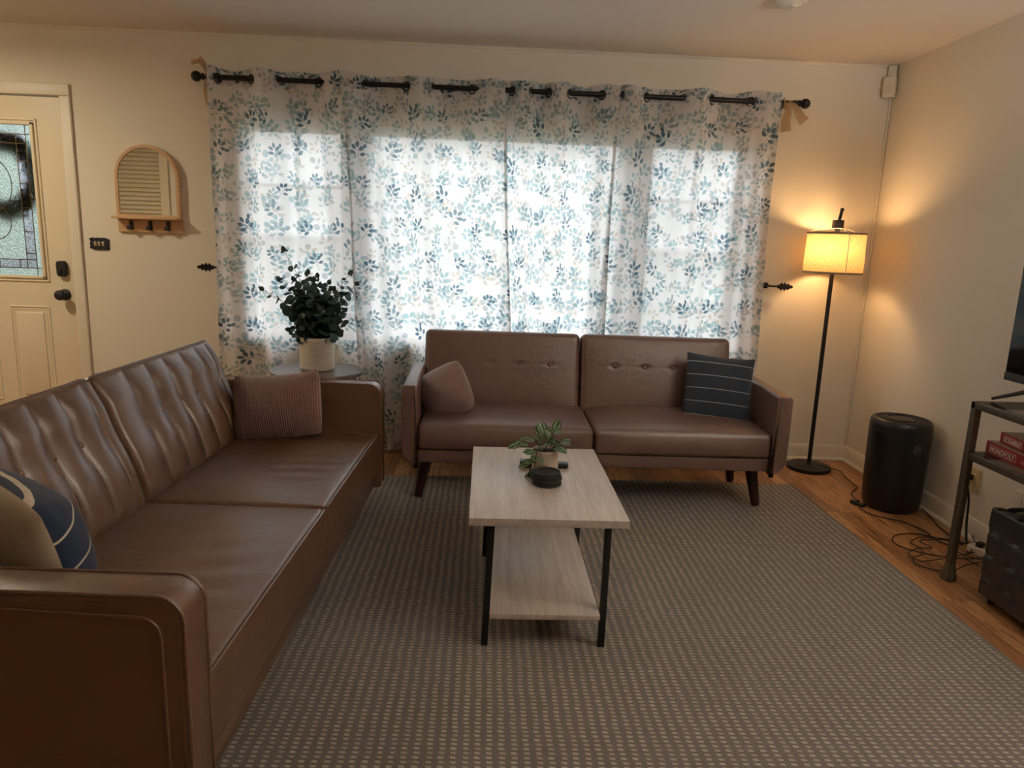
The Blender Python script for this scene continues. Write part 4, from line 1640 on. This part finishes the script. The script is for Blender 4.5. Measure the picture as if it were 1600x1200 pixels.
for k in range(5):
    mb = MB().lathe([(0, 0), (.051, 0), (.0535, .002), (.0535, .0085), (.0515, .0095), (.0495, .0085), (.049, .004), (0, .0038)], n=48)
    c = mb.build('coaster', M['matte_black'])
    c.location = (.241 + [.004, .002, .005, .001, -.002][k], -1.985 + [.0, .004, -.002, .002, .0][k], .4805 + k * .0098)
    c.rotation_euler = (R([0, 0, 0, 0, 1.0][k]), R([0, 0, 0, 0, .8][k]), R(k * 40))
    tag(c, ['bottommost round black coaster of the stack, resting on the tabletop', 'round black coaster, second from the bottom of the stack', 'round black coaster in the middle of the stack of five',
            'round black coaster just under the topmost one', 'topmost round black coaster, its raised rim and flat inside facing up'][k], 'coaster', 'coasters stacked on the coffee table')
rm = MB().soft(-.095, .095, -.022, .022, 0, .020, .009, 4, (12, 1, 1), lambda p, n: Vector((p.x, p.y * (1.0 + .22 * max(0, -p.x / .1)), p.z * (1 + .25 * max(0, -p.x / .095)))))
rmo = rm.build('remote_control', M['black_plastic'])
rmo.location = (.250, -1.785, .4805)
rmo.rotation_euler = (0, 0, R(-3))
tag(rmo, 'black remote control lying behind the small potted plant', 'remote control')
mb = MB()
for i in range(7):
    for j in (-1, 0, 1):
        mb.soft(-.06 + i * .018 - .004, -.06 + i * .018 + .004, j * .011 - .003, j * .011 + .003, .019, .0225 if i > 3 else .0235, .001, 2)
mb.build('buttons', M['matte_black'], rmo)

# ------------------------------------------------------------------ side table and tall plant
stb = empty('side_table', (-.922, -.50, 0), label='round grey-topped side table behind the tufted sofa arm', cat='side table')
MB().lathe([(0, .575), (.243, .575), (.250, .579), (.252, .586), (.252, .596), (.249, .600), (.243, .6005), (0, .6005)], n=72).build('tabletop', M['table_grey'], stb)
for k in range(3):
    a_ = R(90 + 120 * k)
    MB().cyl((.15 * math.cos(a_), .15 * math.sin(a_), .575), (.20 * math.cos(a_), .20 * math.sin(a_), .001), .013, .010, 14).build('leg', M['black_metal'], stb)

eu = empty('potted_plant', (-.918, -.50, .601), label='tall dark-leaved eucalyptus in a ridged cream pot on the side table', cat='plant')
rf = lambda a_, z: 1
prof = [(0, .0), (.083, 0), (.090, .004), (.092, .010)]
zz = .016
while zz < .17:
    prof += [(.0925, zz), (.0945, zz + .003), (.0925, zz + .0055)]
    zz += .0065
prof += [(.093, .176), (.0925, .182), (.088, .184), (.085, .182), (.084, .165), (0, .165)]
po = MB().lathe(prof, n=64).build('pot', M['pot_white'], eu, angle=70)
MB().lathe([(0, .170), (.0845, .167)], n=24).build('soil', M['soil'], po)
rp = random.Random(8)
stm, lvs = MB(), MB()


def euc_stem(tip, bend=.0, step=.023, size=.038, sparse_top=0.0, start=.18):
    tip = Vector(tip)
    mid = Vector((tip.x * .38, tip.y * .38, .17 + (tip.z - .17) * .55))
    P_ = catmull([(tip.x * .1, tip.y * .1, .165), mid, tip], 14)
    stm.tube(P_, [.0028 - .0018 * k / (len(P_) - 1) for k in range(len(P_))], 5)
    acc, nodei = 0, 0
    tot = sum((P_[i + 1] - P_[i]).length for i in range(len(P_) - 1))
    d0 = 0
    for i in range(1, len(P_)):
        seg = (P_[i] - P_[i - 1]).length
        acc += seg
        d0 += seg
        f = d0 / tot
        if acc > step and f > start:
            acc = 0
            nodei += 1
            t_ = (P_[i] - P_[i - 1]).normalized()
            ang = nodei * R(90) + rp.uniform(-.5, .5)
            sc_ = size * (1.15 - .65 * max(0, (f - .45) / .55)) * rp.uniform(.8, 1.15)
            if sparse_top and f > .55:
                sc_ *= sparse_top
            o1 = t_.orthogonal().normalized()
            o2 = t_.cross(o1)
            for s_ in (0, PI):
                dv = o1 * math.cos(ang + s_) + o2 * math.sin(ang + s_)
                L__ = sc_ * 1.6
                leaf_into(lvs, P_[i] + dv * .002, dv + t_ * .35, Vector((rp.uniform(-.8, .8), rp.uniform(-1.2, .4), rp.uniform(-.3, .7))) + t_ * .3, L__, L__ * .52, .12, .12, 6, True)
    leaf_into(lvs, P_[-1], t_, (0, 1, 0), size * .9, size * .35, .1)


for tip, kw in [((-.165, .0, .64), dict(sparse_top=.75, step=.038)), ((-.275, -.02, .43), dict(sparse_top=.75, step=.034)), ((-.20, .03, .48), dict(step=.034)),
                ((.21, .0, .47), dict(step=.034)), ((.185, -.03, .53), dict(sparse_top=.55, step=.03)), ((-.04, .0, .52), {}), ((-.02, .04, .48), {}),
                ((.07, -.02, .47), {}), ((.03, .05, .42), {}), ((-.10, -.03, .42), {}), ((.12, .03, .40), {}), ((.0, -.06, .44), {}), ((-.07, .06, .38), {}),
                ((.15, -.03, .33), {}), ((-.14, -.02, .33), {}), ((-.12, .05, .28), {}), ((.10, -.07, .28), {}), ((-.06, -.08, .29), {}), ((.14, .02, .26), {}),
                ((.05, .08, .30), {}), ((.05, -.09, .34), {}), ((-.02, -.10, .25), {}), ((.09, .0, .24), {}), ((-.10, -.05, .23), {}), ((.02, .02, .36), {}), ((-.13, .0, .36), dict(step=.03)), ((.13, .01, .36), dict(step=.03)), ((.10, -.05, .44), {}), ((-.12, .02, .48), dict(step=.03)), ((.0, .03, .50), {}), ((-.13, -.04, .22), {}), ((.13, -.05, .22), {}), ((-.05, .02, .34), {}), ((.06, .03, .33), {})]:
    euc_stem(tip, start=.12, **kw)
stm.build('stems', M['stem'], eu)
lvs.build('foliage', M['euc'], eu, angle=180)

# ------------------------------------------------------------------ floor lamp
LX, LY = 2.07, -.205
fl = empty('floor_lamp', (LX, LY, 0), label='black floor lamp with a lit linen drum shade in the corner', cat='floor lamp')
MB().lathe([(0, 0), (.128, 0), (.132, .004), (.132, .020), (.128, .025), (.02, .027), (.016, .034), (0, .034)], n=56).build('base', M['black_metal'], fl)
MB().cyl((0, 0, .03), (0, 0, 1.47), .0125, n=18).build('pole', M['black_metal'], fl)
sh = MB()
r0, r1, z0, z1 = .166, .163, 1.218, 1.458
n_ = 72
for (ra, rb, flip) in ((r0, r1, 0), (r0 - .0015, r1 - .0015, 1)):
    pass
sh.lathe([(r0, z0), (r0, z0 + .08), (r1, z0 + .16), (r1, z1)], n=n_)
sh.f = [f for f in sh.f if len(f) == 4]
sho = sh.build('lamp_shade', M['shade'], fl, angle=180)
for z in (z0, z1):
    rr = r0 if z == z0 else r1
    bd = MB()
    sg = -1 if z == z1 else 1
    bd.lathe([(rr - .002, z), (rr + .0015, z), (rr + .0015, z + sg * .012), (rr - .002, z + sg * .012), (rr - .002, z)], n=n_)
    bd.f = [f for f in bd.f if len(f) == 4]
    bd.build('trim_band', M['shade_band'], sho)
hp = MB()
for a_ in (R(20), R(140), R(262)):
    c_, s_ = math.cos(a_), math.sin(a_)
    hp.tube([(.03 * c_, .03 * s_, 1.482), (.09 * c_, .09 * s_, 1.480), (r1 * c_, r1 * s_, z1)], .002, 6)
hp.tube([(.03 * math.cos(2 * PI * k / 20), .03 * math.sin(2 * PI * k / 20), 1.482) for k in range(20)], .002, 6, closed=True)
hp.build('harp', M['plate_white'], fl)
a_ = R(-92)
MB().tube([((r1 + .006) * math.cos(a_), (r1 + .006) * math.sin(a_), z1 + .004), ((r0 + .006) * math.cos(a_), (r0 + .006) * math.sin(a_), z0 - .004)], .0022, 6).build('pull_cord', M['plate_white'], fl)
mb = MB().soft(-.026, .026, -.022, .022, 1.478, 1.530, .003, 2).cyl((0, 0, 1.46), (0, 0, 1.50), .014, n=14)
mb.tube([(.004, 0, 1.525), (.012, -.004, 1.59)], .009, 12)
mb.soft(.002, .022, -.016, .006, 1.578, 1.60, .009, 4)
mb.build('top_fitting', M['black_metal'], fl)
# bulb
bl = MB().lathe([(.0, .0), (.012, .0), (.013, .02), (.022, .045), (.029, .07), (.026, .09), (.015, .102), (0, .106)], (-.038, -.034, 1.305), 20)
blo = bl.build('bulb', emitter('warm_bulb', (1.0, .58, .25, 1), LAMP_W * 21), fl)

# ------------------------------------------------------------------ air purifier
PX, PY = 2.232, -.845
ap = empty('air_purifier', (PX, PY, 0), label='black cylindrical air purifier on the floor near the corner', cat='air purifier')
prof = [(0, .001), (.125, .001), (.134, .012), (.141, .04), (.145, .09), (.149, .25), (.151, .38), (.151, .455), (.148, .478), (.140, .490), (.131, .4935), (.126, .488), (0, .484)]
MB().lathe(prof, n=64).build('body', M['black_plastic'], ap, angle=50)
mb = MB()
for k in range(72):
    a_ = 2 * PI * k / 72
    c_, s_ = math.cos(a_), math.sin(a_)
    c2, s2 = math.cos(a_ + .25), math.sin(a_ + .25)
    mb.tube([(.126 * c_, .126 * s_, .492), (.07 * c2, .07 * s2, .4895)], .0014, 4)
for r_ in (.126, .098, .07):
    mb.tube([(r_ * math.cos(2 * PI * k / 40), r_ * math.sin(2 * PI * k / 40), .4915) for k in range(40)], .0018, 5, closed=True)
mb.build('air_grille', M['matte_black'], ap)
MB().lathe([(0, .492), (.058, .492), (.066, .489), (.068, .484), (0, .484)], n=40).build('control_dial', M['black_plastic'], ap)


def on_body(a_, z, w, h, lift=.0006, R0=.151):
    vs, fs = [], []
    n__ = 6
    for j in (0, 1):
        for i in range(n__ + 1):
            t = a_ + (i / n__ - .5) * w / R0
            vs.append(((R0 + lift) * math.cos(t), (R0 + lift) * math.sin(t), z + (j - .5) * h))
    for i in range(n__):
        fs.append((i, i + 1, n__ + 2 + i, n__ + 1 + i))
    return vs, fs


mb = MB()
for k in range(4):
    mb.add(*on_body(R(-90), .378 - k * .011, .014, .006))
for z, w in ((.386, .024), (.338, .03)):
    mb.add(*on_body(R(-82), z, w, .003))
for (w, h, da, dz) in ((.004, .02, 0, 0), (.012, .004, 0, .008)):
    mb.add(*on_body(R(-82 + da), .364 + dz, w, h))
for k in range(18):
    t = 2 * PI * k / 18
    mb.add(*on_body(R(-82) + .013 / .151 * math.cos(t), .362 + .013 * math.sin(t), .003, .003))
mb.build('printed_marks', M['sticker'], ap, smooth=False)
MB().soft(-.027, .027, -.003, .003, -.004, .004, .002, 2).build('handle_slot', M['matte_black'], ap)
hs = bpy.context.scene.objects['handle_slot']
t = R(-160)
hs.location = (.151 * math.cos(t), .151 * math.sin(t), .435)
hs.rotation_euler = (0, 0, t + R(90))

# ------------------------------------------------------------------ tv stand, tv, games
tvs = empty('tv_stand', (1.985, -1.695, 0), label='grey-brown metal tv stand with glass shelves against the right wall', cat='tv stand')
D_, LN = .38, 1.42
bw = .029
for x in (0, D_ - bw):
    for y in (0, -LN + bw):
        mb = MB().soft(x, x + bw, y - bw, y, .03, .745, .003, 2)
        cx2, cy2 = x + bw / 2, y - bw / 2
        mb.lathe([(0, .001), (.030, .001), (.032, .006), (.031, .018), (.025, .04), (.020, .07), (0, .07)], (cx2, cy2, 0), 8)
        mb.build('leg', M['console_metal'], tvs)
for (zt, name_) in ((.772, 'top_frame'), (.561, 'shelf_frame')):
    mb = MB()
    h = .027
    e = 0 if zt > .7 else .004
    mb.soft(e, .024, -LN + e, -e, zt - h, zt, .002, 2)
    mb.soft(D_ - .024, D_ - e, -LN + e, -e, zt - h, zt, .002, 2)
    mb.soft(e, D_ - e, -.024, -e, zt - h, zt, .002, 2)
    mb.soft(e, D_ - e, -LN + e, -LN + .024, zt - h, zt, .002, 2)
    fr_ = mb.build(name_, M['console_metal'], tvs)
    g_ = NT('smoked_glass')
    tp_ = g_.n('ShaderNodeBsdfTransparent'); tp_.inputs[0].default_value = (.62, .60, .56, 1)
    gl2 = g_.n('ShaderNodeBsdfGlossy'); gl2.inputs['Roughness'].default_value = .05
    mx_ = g_.n('ShaderNodeMixShader'); mx_.inputs[0].default_value = .22
    g_.l(tp_.outputs[0], mx_.inputs[1]); g_.l(gl2.outputs[0], mx_.inputs[2])
    MB().box(.012, D_ - .012, -LN + .012, -.012, zt - .002, zt + .004).build('glass_shelf', g_.done(mx_.outputs[0]), tvs, smooth=False)

tv = empty('television', (2.15, -1.632, .777), label='flat black television standing on the tv stand', cat='television')
MB().soft(0, .035, -1.23, 0, .082, .78, .004, 2).build('cabinet', M['black_plastic'], tv)
MB().box(-.0012, .002, -1.222, -.008, .112, .772).build('screen', M['screen'], tv, smooth=False)
MB().soft(-.002, .012, -1.23, 0, .078, .108, .002, 2).build('lower_bezel', M['matte_black'], tv)
for y in (-.20, -1.03):
    s_ = 1 if y > -.6 else -1
    mb = MB()
    mb.tube([(.018, y, .085), (-.02, y + s_ * .06, .05), (-.085, y + s_ * .135, .008)], [.010, .009, .006], 8)
    mb.tube([(.018, y, .085), (.05, y + s_ * .02, .05), (.12, y + s_ * .04, .008)], [.010, .009, .006], 8)
    mb.build('stand_foot', M['black_plastic'], tv)


def game_box(x, y, z, w, ln, h, words, label, rz, tsize):
    g = empty('game_box', (x, y, z), (0, 0, R(rz)), label=label, cat='board game', group='red board game boxes')
    MB().soft(0, w, -ln, 0, 0, h, .0012, 2).build('box', M['box_red'], g)
    MB().box(.003, w - .003, -ln + .003, -.003, h - .0002, h + .0008).build('lid_print', M['box_lid'], g, smooth=False)
    # lettering on the long spine facing the room; a frame round it
    th = text_mesh('lettering', words, tsize, .0004, M['ink_white'], g, (-.0006, -.030 if len(words) > 7.5 else -.020, h / 2 - tsize * .36), (R(90), 0, R(-90)), .0004)
    mb = MB()
    wd = th.dimensions.x if th.dimensions.x > .01 else tsize * .7 * len(words)
    ya = -.024 if len(words) > 7.5 else -.014
    yb = ya - wd - .014
    za, zb = h / 2 - tsize * .52, h / 2 + tsize * .52
    for (p_, q_) in (((ya, za), (yb, za)), ((yb, za), (yb, zb)), ((yb, zb), (ya, zb)), ((ya, zb), (ya, za))):
        mb.box(-.0006, .0002, min(p_[0], q_[0]) - .0008, max(p_[0], q_[0]) + .0008, min(p_[1], q_[1]) - .0008, max(p_[1], q_[1]) + .0008)
    mb.build('letter_frame', M['ink_white'], g, smooth=False)
    return g


game_box(2.062, -1.715, .5656, .265, .40, .050, 'MONOPOLY ', 'red board game box lying on the lower shelf of the tv stand', -4, .026)
game_box(2.092, -1.745, .6175, .255, .38, .042, 'SCRABBLE', 'red board game box lying on top of the other game box', -6, .022)
g0 = [o for o in bpy.data.objects if o.name.startswith('game_box')]
for o in g0:
    if abs(o.location.z - .5656) < 1e-3:
        mb = MB()
        mb.box(-.0005, .0002, -.30, -.215, .026, .028).box(-.0005, .0002, -.28, -.215, .018, .0195)
        mb.build('spine_lines', M['ink_white'], o, smooth=False)

# ------------------------------------------------------------------ ottoman


def odisp(p, n):
    q = p.copy()
    gx = lambda v, c: math.exp(-((v - c) / .009) ** 2)
    if n.x < -.5 or abs(n.y) > .5:
        run = p.y if n.x < -.5 else p.x
        d = 0
        for c in (.105, .20, .295):
            wob = .006 * abs(math.sin(run * 28))
            d += .0045 * gx(p.z, c - wob)
            for k in range(-3, 4):
                d += .005 * math.exp(-((p.z - c + .003) / .014) ** 2 - ((run - k * .112) / .02) ** 2)
        d += .0012 * math.sin(run * 56) * math.sin(p.z * 33)
        q = q - n * d
    if n.z > .5:
        d = 0
        for i in range(-3, 4):
            for j in range(-3, 4):
                d += .009 * math.exp(-((p.x - .18 - i * .12) / .026) ** 2 - ((p.y - j * .112) / .026) ** 2)
            d += .006 * gx(p.x, .18 + i * .12) + .006 * gx(p.y, i * .112)
        q = q - Vector((0, 0, d - .008))
    return q


ot = empty('ottoman', (2.004, -2.135, 0), label='black tufted leather storage ottoman under the tv stand', cat='ottoman')
MB().soft(0, .36, -.26, .26, .028, .383, .010, 3, (42, 60, 42), odisp).build('body', M['black_leather'], ot)
for x in (.04, .32):
    for y in (-.22, .22):
        MB().cyl((x, y, .03), (x, y, .001), .018, .016, 12).build('foot', M['black_plastic'], ot)

# ------------------------------------------------------------------ cords
cd = empty('lamp_cord', (2.2, -.25, 0), label='thin black lamp cord with an inline switch running across the floor', cat='cord')


def rel(pts, o):
    return [(p[0] - o[0], p[1] - o[1], p[2] - o[2]) for p in pts]


c0 = (2.2, -.25, 0)
MB().tube(catmull(rel([(LX + .015, LY - .01, .045), (2.15, -.26, .033), (2.222, -.30, .02), (2.235, -.335, .004), (2.215, -.47, .004), (2.20, -.56, .004), (2.115, -.66, .004), (2.095, -.735, .004), (2.07, -.80, .006)], c0), 6), .0028, 6).build('cord', M['cord'], cd)
mb = MB()
mb.M = Matrix.Translation((2.055 - c0[0], -.845 - c0[1], 0)) @ Matrix.Rotation(R(-62), 4, 'Z')
mb.soft(-.042, .042, -.015, .015, .001, .021, .009, 3).lathe([(0, .018), (.009, .018), (.009, .028), (.006, .030), (0, .030)], n=12)
mb.build('foot_switch', M['black_plastic'], cd)
MB().tube(catmull(rel([(2.04, -.89, .006), (2.045, -.96, .004), (2.10, -1.03, .004), (2.17, -1.08, .004), (2.215, -1.20, .004), (2.20, -1.29, .004), (2.235, -1.38, .004)], c0), 6), .0028, 6).build('cord', M['cord'], cd)
pc = tag(MB().tube(catmull([(2.345, -.955, .03), (2.36, -1.02, .004), (2.33, -1.12, .004), (2.315, -1.22, .004), (2.30, -1.36, .006)], 6), .003, 6).build('purifier_cord', M['cord']), 'black power cord running along the baseboard from the air purifier', 'cord')
oc = empty('plug_cord', (2.385, -1.225, .30), label='thick black cord plugged into the cream wall outlet', cat='cord')
c0 = (2.385, -1.225, .30)
mb = MB().soft(-.030, .001, -.014, .014, -.014, .014, .006, 3).cyl((-.04, 0, -.004), (-.024, 0, 0), .007, .010, 12)
mb.build('plug', M['black_plastic'], oc)
MB().tube(catmull(rel([(2.352, -1.240, .297), (2.343, -1.262, .27), (2.346, -1.285, .20), (2.342, -1.300, .10), (2.335, -1.325, .03), (2.32, -1.36, .006), (2.27, -1.44, .006)], c0), 8), .0055, 8).build('cord', M['cord'], oc)
# the tangle on the floor
tang = []
rt = random.Random(4)
loops = [[(2.30, -1.36), (2.16, -1.24), (2.02, -1.27), (1.97, -1.37), (2.06, -1.47), (2.22, -1.52), (2.34, -1.49)],
         [(2.28, -1.33), (2.14, -1.30), (2.05, -1.35), (2.05, -1.43), (2.02, -1.49), (1.96, -1.52), (1.94, -1.60), (2.03, -1.66), (2.16, -1.60), (2.30, -1.56)],
         [(2.33, -1.40), (2.22, -1.34), (2.10, -1.34), (2.11, -1.42), (2.03, -1.44), (1.95, -1.50), (1.955, -1.58), (2.05, -1.56), (2.18, -1.50), (2.33, -1.45)],
         [(2.36, -1.42), (2.28, -1.38), (2.20, -1.42), (2.21, -1.52), (2.30, -1.56), (2.37, -1.50)],
         [(2.38, -1.30), (2.34, -1.38), (2.26, -1.47), (2.17, -1.56), (2.22, -1.66), (2.34, -1.66)]]
tgo = empty('cord_tangle', (2.15, -1.45, 0), label='tangle of thin black cables on the floor behind the tv stand leg', cat='cables')
for k, lp in enumerate(loops):
    pts = [(x - 2.15, y + 1.45, .004 + .004 * k + rt.uniform(0, .010)) for x, y in lp]
    MB().tube(catmull(pts, 8), .0027, 6).build('cable', M['cord'], tgo)
pp = empty('power_strip', (2.325, -1.50, 0), (0, 0, R(20)), label='white power strip among the cables beside the ottoman', cat='power strip')
MB().soft(-.03, .03, -.09, .09, .001, .040, .007, 3).build('body', M['plate_white'], pp)
for y in (-.045, .0, .045):
    MB().soft(-.018, .018, y - .014, y + .014, .038, .062, .005, 2).build('plug', M['black_plastic'] if y else M['plate_white'], pp)

# ------------------------------------------------------------------ the part of the room the mirror shows
struct('wall_closet', MB().box(XL, -2.75, -3.22, -3.07, 0, H), M['wall'], smooth=False)
cl = empty('door_2', (-3.6, -3.06, 0))
cl['kind'] = 'structure'
mb = MB()
for (a_, b_) in ((-.60, -.52), (.37, .45)):
    mb.soft(a_, b_, -.008, .030, .01, 2.38, .003, 2)
for (a_, b_) in ((.01, .14), (.98, 1.06), (2.28, 2.38)):
    mb.soft(-.59, .44, -.006, .028, a_, b_, .003, 2)
mb.build('stile_frame', M['door_paint'], cl)
mb = MB()
for (xa_, xb_) in ((-.52, .37),):
    z = .15
    while z < 2.27:
        if not (.95 < z < 1.06):
            mb.M = Matrix.Translation(((xa_ + xb_) / 2, .012, z)) @ Matrix.Rotation(R(38), 4, 'X')
            mb.box(-(xb_ - xa_) / 2, (xb_ - xa_) / 2, -.004, .004, -.024, .024)
        z += .042
mb.M = Matrix.Identity(4)
mb.build('louvres', M['door_paint'], cl, smooth=False)
mb = MB()
casing(mb, -.61, .46, 2.385, .05)
mb.v = [(x - 3.6, -y - 3.07, z) for (x, y, z) in mb.v]
struct('trim_7', mb, M['trim'])

# ------------------------------------------------------------------ ceiling lights out of frame


def dome(name, x, y, w, color, label):
    r_ = empty(name, (x, y, H), label=label, cat='ceiling light')
    MB().lathe([(0, 0), (.15, 0), (.155, -.008), (.15, -.022), (0, -.022)], n=40).build('base', M['trim'], r_)
    MB().lathe([(.14, -.020), (.145, -.045), (.12, -.08), (.07, -.10), (0, -.106)], n=40).build('shade', M['opal'], r_)
    d = bpy.data.lights.new(name + '_light', 'AREA')
    d.shape = 'DISK'
    d.size = .20
    d.energy = w
    d.color = color
    d.spread = PI
    o = bpy.data.objects.new(name + '_light', d)
    o.location = (x, y, H - .112)
    COL.objects.link(o)


dome('ceiling_light', -3.05, -1.15, ENTRY_W, (1.0, .85, .60), 'round opal ceiling light in the entry above the door')

# unseen fill lamp added beside the viewer, brightens the room off the ceiling
tc = empty('added_fill_lamp', (2.12, -3.45, 0), label='tall black fill lamp pointing up, added beside the viewer, unseen', cat='floor lamp')
MB().lathe([(0, 0), (.14, 0), (.14, .02), (.02, .03), (.0, .03)], n=32).build('base', M['black_metal'], tc)
MB().cyl((0, 0, .03), (0, 0, 1.62), .012, n=14).build('pole', M['black_metal'], tc)
MB().lathe([(.02, 1.62), (.08, 1.63), (.14, 1.68), (.16, 1.73), (.158, 1.73), (.138, 1.685), (.08, 1.637), (0, 1.63)], n=32).build('bowl', M['black_metal'], tc)
d = bpy.data.lights.new('fill_light', 'AREA')
d.shape = 'DISK'
d.size = .22
d.energy = FILL_W
d.color = (1.0, .97, .93)
o = bpy.data.objects.new('fill_light', d)
o.location = (2.12, -3.45, 1.72)
o.rotation_euler = (R(180), 0, 0)
COL.objects.link(o)
